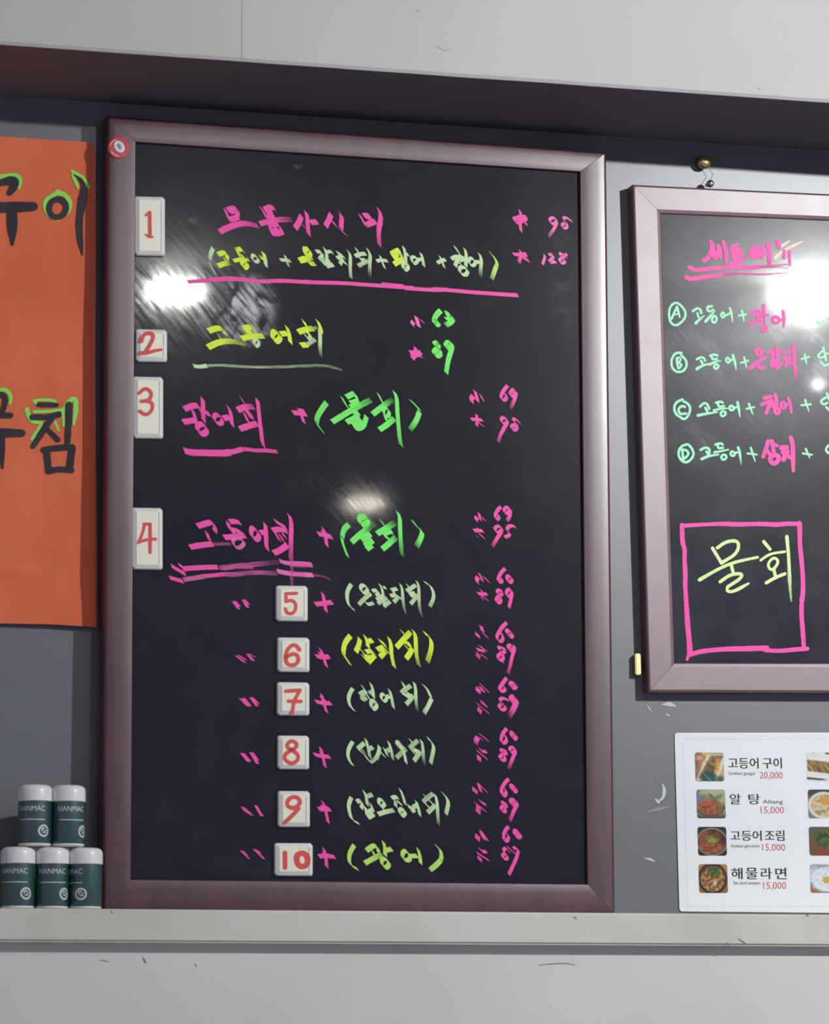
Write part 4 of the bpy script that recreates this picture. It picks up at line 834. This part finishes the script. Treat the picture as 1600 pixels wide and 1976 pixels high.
def ph_ramyeon(x, y):
    c = mixc((.62, .40, .16), (.48, .28, .10), sm(.2, .8, y)); d = math.hypot((x-.48)/.48, (y-.50)/.53)
    c = mixc(c, (.07, .04, .035), sm(1.08, 1.02, d)); c = mixc(c, mixc((.36, .13, .06), (.22, .08, .04), sm(-.3, .3, fb(x, y, 6, 8))), sm(.93, .87, d))
    c = mixc(c, mixc((.62, .46, .20), (.34, .18, .08), sm(-.25, .25, fb(x*1.6+y*.8, y-x*.6, 7, 9))), sm(.62, .5, math.hypot((x-.52)/.9, (y-.66)))*sm(.9, .85, d))
    c = mixc(c, mixc((.10, .22, .05), (.24, .34, .09), sm(-.2, .3, fb(x, y, 9, 2))), sm(.3, .2, math.hypot((x-.52)*1.1, (y-.27)*1.6)))
    return mixc(c, (.72, .70, .58), sm(.13, .05, math.hypot((x-.55)*1.6, (y-.66)))+.5*sm(.1, .04, math.hypot((x-.62), (y-.88)*2)))
def ph_skewer(x, y):
    c = (.80, .80, .78); c = mixc(c, (.20, .20, .22), sm(.17, .1, math.hypot((x-.25), (y-.02)*1.6))*sm(.05, .09, abs(math.hypot((x-.25), y*1.6)-.1)))
    c = mixc(c, (.3, .3, .3), sm(.12, .08, math.hypot(x-.75, (y-.02)*2)))
    f = sm(.22, .18, abs(y-.50-(x-.5)*.12))*sm(0.0, .06, x)
    c = mixc(c, mixc((.62, .48, .22), (.32, .22, .09), sm(-.25, .25, fb(x*2.2-y*1.2, y*.25, 10, 1))), f)
    return mixc(c, (.16, .18, .17), sm(.03, .01, abs(y-.92-(x-.3)*.08)-.02*(1-x))*sm(.75, .5, x))
def ph_fish(x, y):
    c = mixc((.12, .14, .15), (.40, .40, .36), sm(.1, .4, y)); d = math.hypot((x-.55)/.58, (y-.55)/.50)
    c = mixc(c, (.78, .77, .70), sm(1.0, .9, d)); c = mixc(c, mixc((.74, .66, .50), (.55, .45, .30), sm(-.2, .3, fb(x, y, 7, 4))), sm(.85, .7, d))
    return mixc(c, (.72, .50, .12), sm(.22, .1, math.hypot(x-.6, (y-.4))+fb(x, y, 6, 1)*.1))
def ph_herb(x, y):
    c = (.24, .25, .22); d = math.hypot((x-.6)/.62, (y-.55)/.55)
    c = mixc(c, mixc((.30, .24, .09), (.42, .16, .06), sm(.5, .9, y)), sm(1.0, .93, d))
    return mixc(c, mixc((.05, .16, .03), (.24, .34, .08), sm(-.2, .3, fb(x*1.5, y-x, 8, 3))), sm(.45, .25, math.hypot((x-.55), (y-.42)*1.2)))
def ph_rice(x, y):
    c = mixc((.70, .72, .74), (.22, .22, .22), .8*sm(.25, .02, y)*sm(-.1, .3, fb(x*3+y*2, y, 7, 3)))
    d = math.hypot((x-.6)/.58, (y-.52)/.44); c = mixc(c, (.80, .82, .84), sm(1.0, .9, d)); c = mixc(c, (.58, .62, .66), .5*sm(0, .4, fb(x*2+y, y-x, 8, 6)))
    c = mixc(c, (.72, .58, .05), sm(.15, .09, math.hypot(x-.55, y-.55))); c = mixc(c, (.12, .22, .06), sm(.14, .08, math.hypot(x-.78, (y-.5))))
    c = mixc(c, (.06, .05, .04), sm(.03, .015, abs(d-1.05))*sm(.6, .7, y)); return mixc(c, (.55, .32, .16), sm(1.1, 1.14, d)*sm(.6, .7, y)*sm(.5, .4, x))
def photo(u0, v0, fn, what, S_=55.5, N_=44):
    bm = bmesh.new(); col = bm.loops.layers.color.new('Col'); g = {}
    r = 5.0
    def pos(i, j):
        x, y = i/N_*S_, j/N_*S_
        # round the corners by pulling the outermost grid points in
        cx, cy = min(max(x, r), S_-r), min(max(y, r), S_-r); dx, dy = x-cx, y-cy
        L = max(abs(dx), abs(dy)); h = math.hypot(dx, dy)
        if dx and dy: x, y = cx+dx*L/h, cy+dy*L/h
        return PC.at(u0+x+y*0.03, v0+y+x*0.004, 0.0003)
    for j in range(N_+1):
        for i in range(N_+1): g[i, j] = bm.verts.new(pos(i, j))
    for j in range(N_):
        for i in range(N_):
            f = bm.faces.new((g[i, j], g[i+1, j], g[i+1, j+1], g[i, j+1]))
            for l, (a, b) in zip(f.loops, ((i, j), (i+1, j), (i+1, j+1), (i, j+1))):
                cc_ = fn(a/N_, b/N_); l[col] = (*[min(1, max(0, k*1.0+0.10)) for k in cc_], 1)
    me = bpy.data.meshes.new('dish_photo'); bm.to_mesh(me); bm.free()
    o = ob('dish_photo', me, M_PHOTO, card); o['label'] = what
for k, (fn, what) in enumerate(((ph_grill, 'printed photo of grilled fish'), (ph_altang, 'printed photo of a red stew with greens'), (ph_stew, 'printed photo of braised fish in a pan'), (ph_ramyeon, 'printed photo of noodle soup'))):
    photo((1341, 1344, 1346, 1348)[k], (1452, 1523.5, 1595.5, 1667.5)[k], fn, what)
for k, (fn, what) in enumerate(((ph_skewer, 'printed photo of golden skewers'), (ph_fish, 'printed photo of a pale egg dish'), (ph_herb, 'printed photo of soup with green herbs'), (ph_rice, 'printed photo of rice with egg yolk'))):
    photo((1556, 1559, 1561, 1563)[k], (1452, 1523.5, 1595.5, 1667.5)[k], fn, what)

# ------------------------------------------------------------------ fixings
def dome(name, u, v, r_px, y0, depth, m, parent, flat=0.0):
    c = wallpt(u, v, y0); r = r_px*DIST/F_PX; bm = bmesh.new(); n = 28
    prof = [(1.0, 0.0), (1.0, .25), (.92, .55), (.72, .82), (.42, .96), (.15, 1.0)]
    rr = [[bm.verts.new((c.x+r*k*math.cos(2*math.pi*i/n), y0-depth*h, c.z+r*k*math.sin(2*math.pi*i/n))) for i in range(n)] for k, h in prof]
    for a, b in zip(rr, rr[1:]):
        for i in range(n): bm.faces.new((a[i], a[(i+1) % n], b[(i+1) % n], b[i]))
    bm.faces.new(rr[0]); bm.faces.new(rr[-1])
    return from_bm(bm, name, m, parent, smooth=True)
k0 = wallpt(1358, 314, 0)
knob = empty('wall_knob', (k0.x, 0, k0.z), 'brass knob screwed into the grey wall above the small board', 'knob')
dome('knob_stem', 1356, 314, 7, -0.0005, 0.012, M_BRASS, knob)
dome('knob_head', 1358, 313, 14.5, -0.010, 0.010, M_BRASS, knob)
bm = bmesh.new()
b0 = wallpt(1364, 357, -0.013); S1 = DIST/F_PX
o = dome('hanging_eye', 1370, 355, 7.5, -0.016, 0.008, M_STEEL, small)
o['label'] = 'small silver screw eye on the top edge'
box(bm, b0.x-2*S1, b0.x+8*S1, -0.016, -0.010, b0.z-3*S1, b0.z+3*S1)
from_bm(bm, 'eye_shank', M_STEEL, small)
# thin wire from the eye to the knob
cu = bpy.data.curves.new('hanging_wire', 'CURVE'); cu.dimensions = '3D'; cu.bevel_depth = 0.00035
sp = cu.splines.new('POLY'); pw = [wallpt(1368, 352, -0.016), wallpt(1376, 336, -0.012), wallpt(1362, 316, -0.010)]
sp.points.add(2)
for p_, q_ in zip(sp.points, pw): p_.co = (*q_, 1)
tmp = bpy.data.objects.new('tmp', cu); COL.objects.link(tmp)
dg = bpy.context.evaluated_depsgraph_get(); me = bpy.data.meshes.new_from_object(tmp.evaluated_get(dg)); bpy.data.objects.remove(tmp)
ob('hanging_wire', me, M_STEEL, small)
# brass clip on the left edge of the small board
c0 = wallpt(1226, 1262, -0.006); c1 = wallpt(1239, 1303, -0.006)
bm = bmesh.new(); box(bm, c0.x-2.5*S1, c0.x+9*S1, -0.012, -0.0006, c1.z, c0.z)
bmesh.ops.bevel(bm, geom=bm.edges[:], offset=0.0012, segments=2, affect='EDGES')
o = from_bm(bm, 'side_clip', M_BRASS, small); o['label'] = 'brass clip on the left edge'

# ------------------------------------------------------------------ marks on wall, ledge and lower wall
WP = Plane(Vector((0, 0, 0)), NW); LP = Plane(Vector((0, LEDGE_Y, 0)), NW); UPW = Plane(Vector((0, LEDGE_Y+0.022, 0)), NW); SP = Plane(Vector((0, SOF_Y, 0)), NW)
wall = bpy.data.objects['wall_back']
K = (0, 0, 1)
def mark(plane, parent, m, strokes, name='tape_residue'):
    INK['tmp'] = m
    return write(name, parent, plane, K, 'tmp', strokes, wid=[4], h=0.0004)
mark(WP, wall, M_SCUFF, ["1279,1514 1283,1524 1280,1540 1272,1545|w3,7,6,3", "1266,1543 1271,1548|w4,5", "1244,1656 1256,1658 1264,1663|w1,5,1", "1278,1360 1290,1358 1303,1362|w2,9,3", "1284,1377 1293,1382|w1,4,1", "1248,1360 1258,1374|w1,3,1"])
mark(WP, wall, M_SCUFF2, ["1252,1566 1275,1560 1295,1556|w4,7,2", "1266,1500 1268,1506|w3,1", "148,1482 155,1489|w2"])
ld = bpy.data.objects['trim_1']; lw = bpy.data.objects['wall_lower']
mark(LP, ld, M_DIRT, ["1425,1811 1432,1816 1440,1821|w1,1.6,1", "1402,1819 1408,1825|w1,2,1", "1556,1765 1561,1768|w2,3,1", "1107,1769 1113,1773|w1,2,1", "214,1757 217,1761|w1,2"], 'scuff')
mark(UPW, lw, M_DIRT, ["276,1847 279,1854 282,1858|w1,3,2", "376,1860 380,1865|w1,2,1", "1040,1862 1090,1858 1110,1862|w1,1.5,1", "190,1852 210,1856|w0.6,1.2,0.6"], 'scuff')
mark(SP, bpy.data.objects['trim_2'], mat('soffit_scratch', (0.45, 0.45, 0.42), 0.7), ["844,88 852,95 862,98|w1,1.6,0.8", "806,20 808,22|w3,2", "862,98 875,92|w0.8", "1464,170 1467,172|w2"], 'scratch')
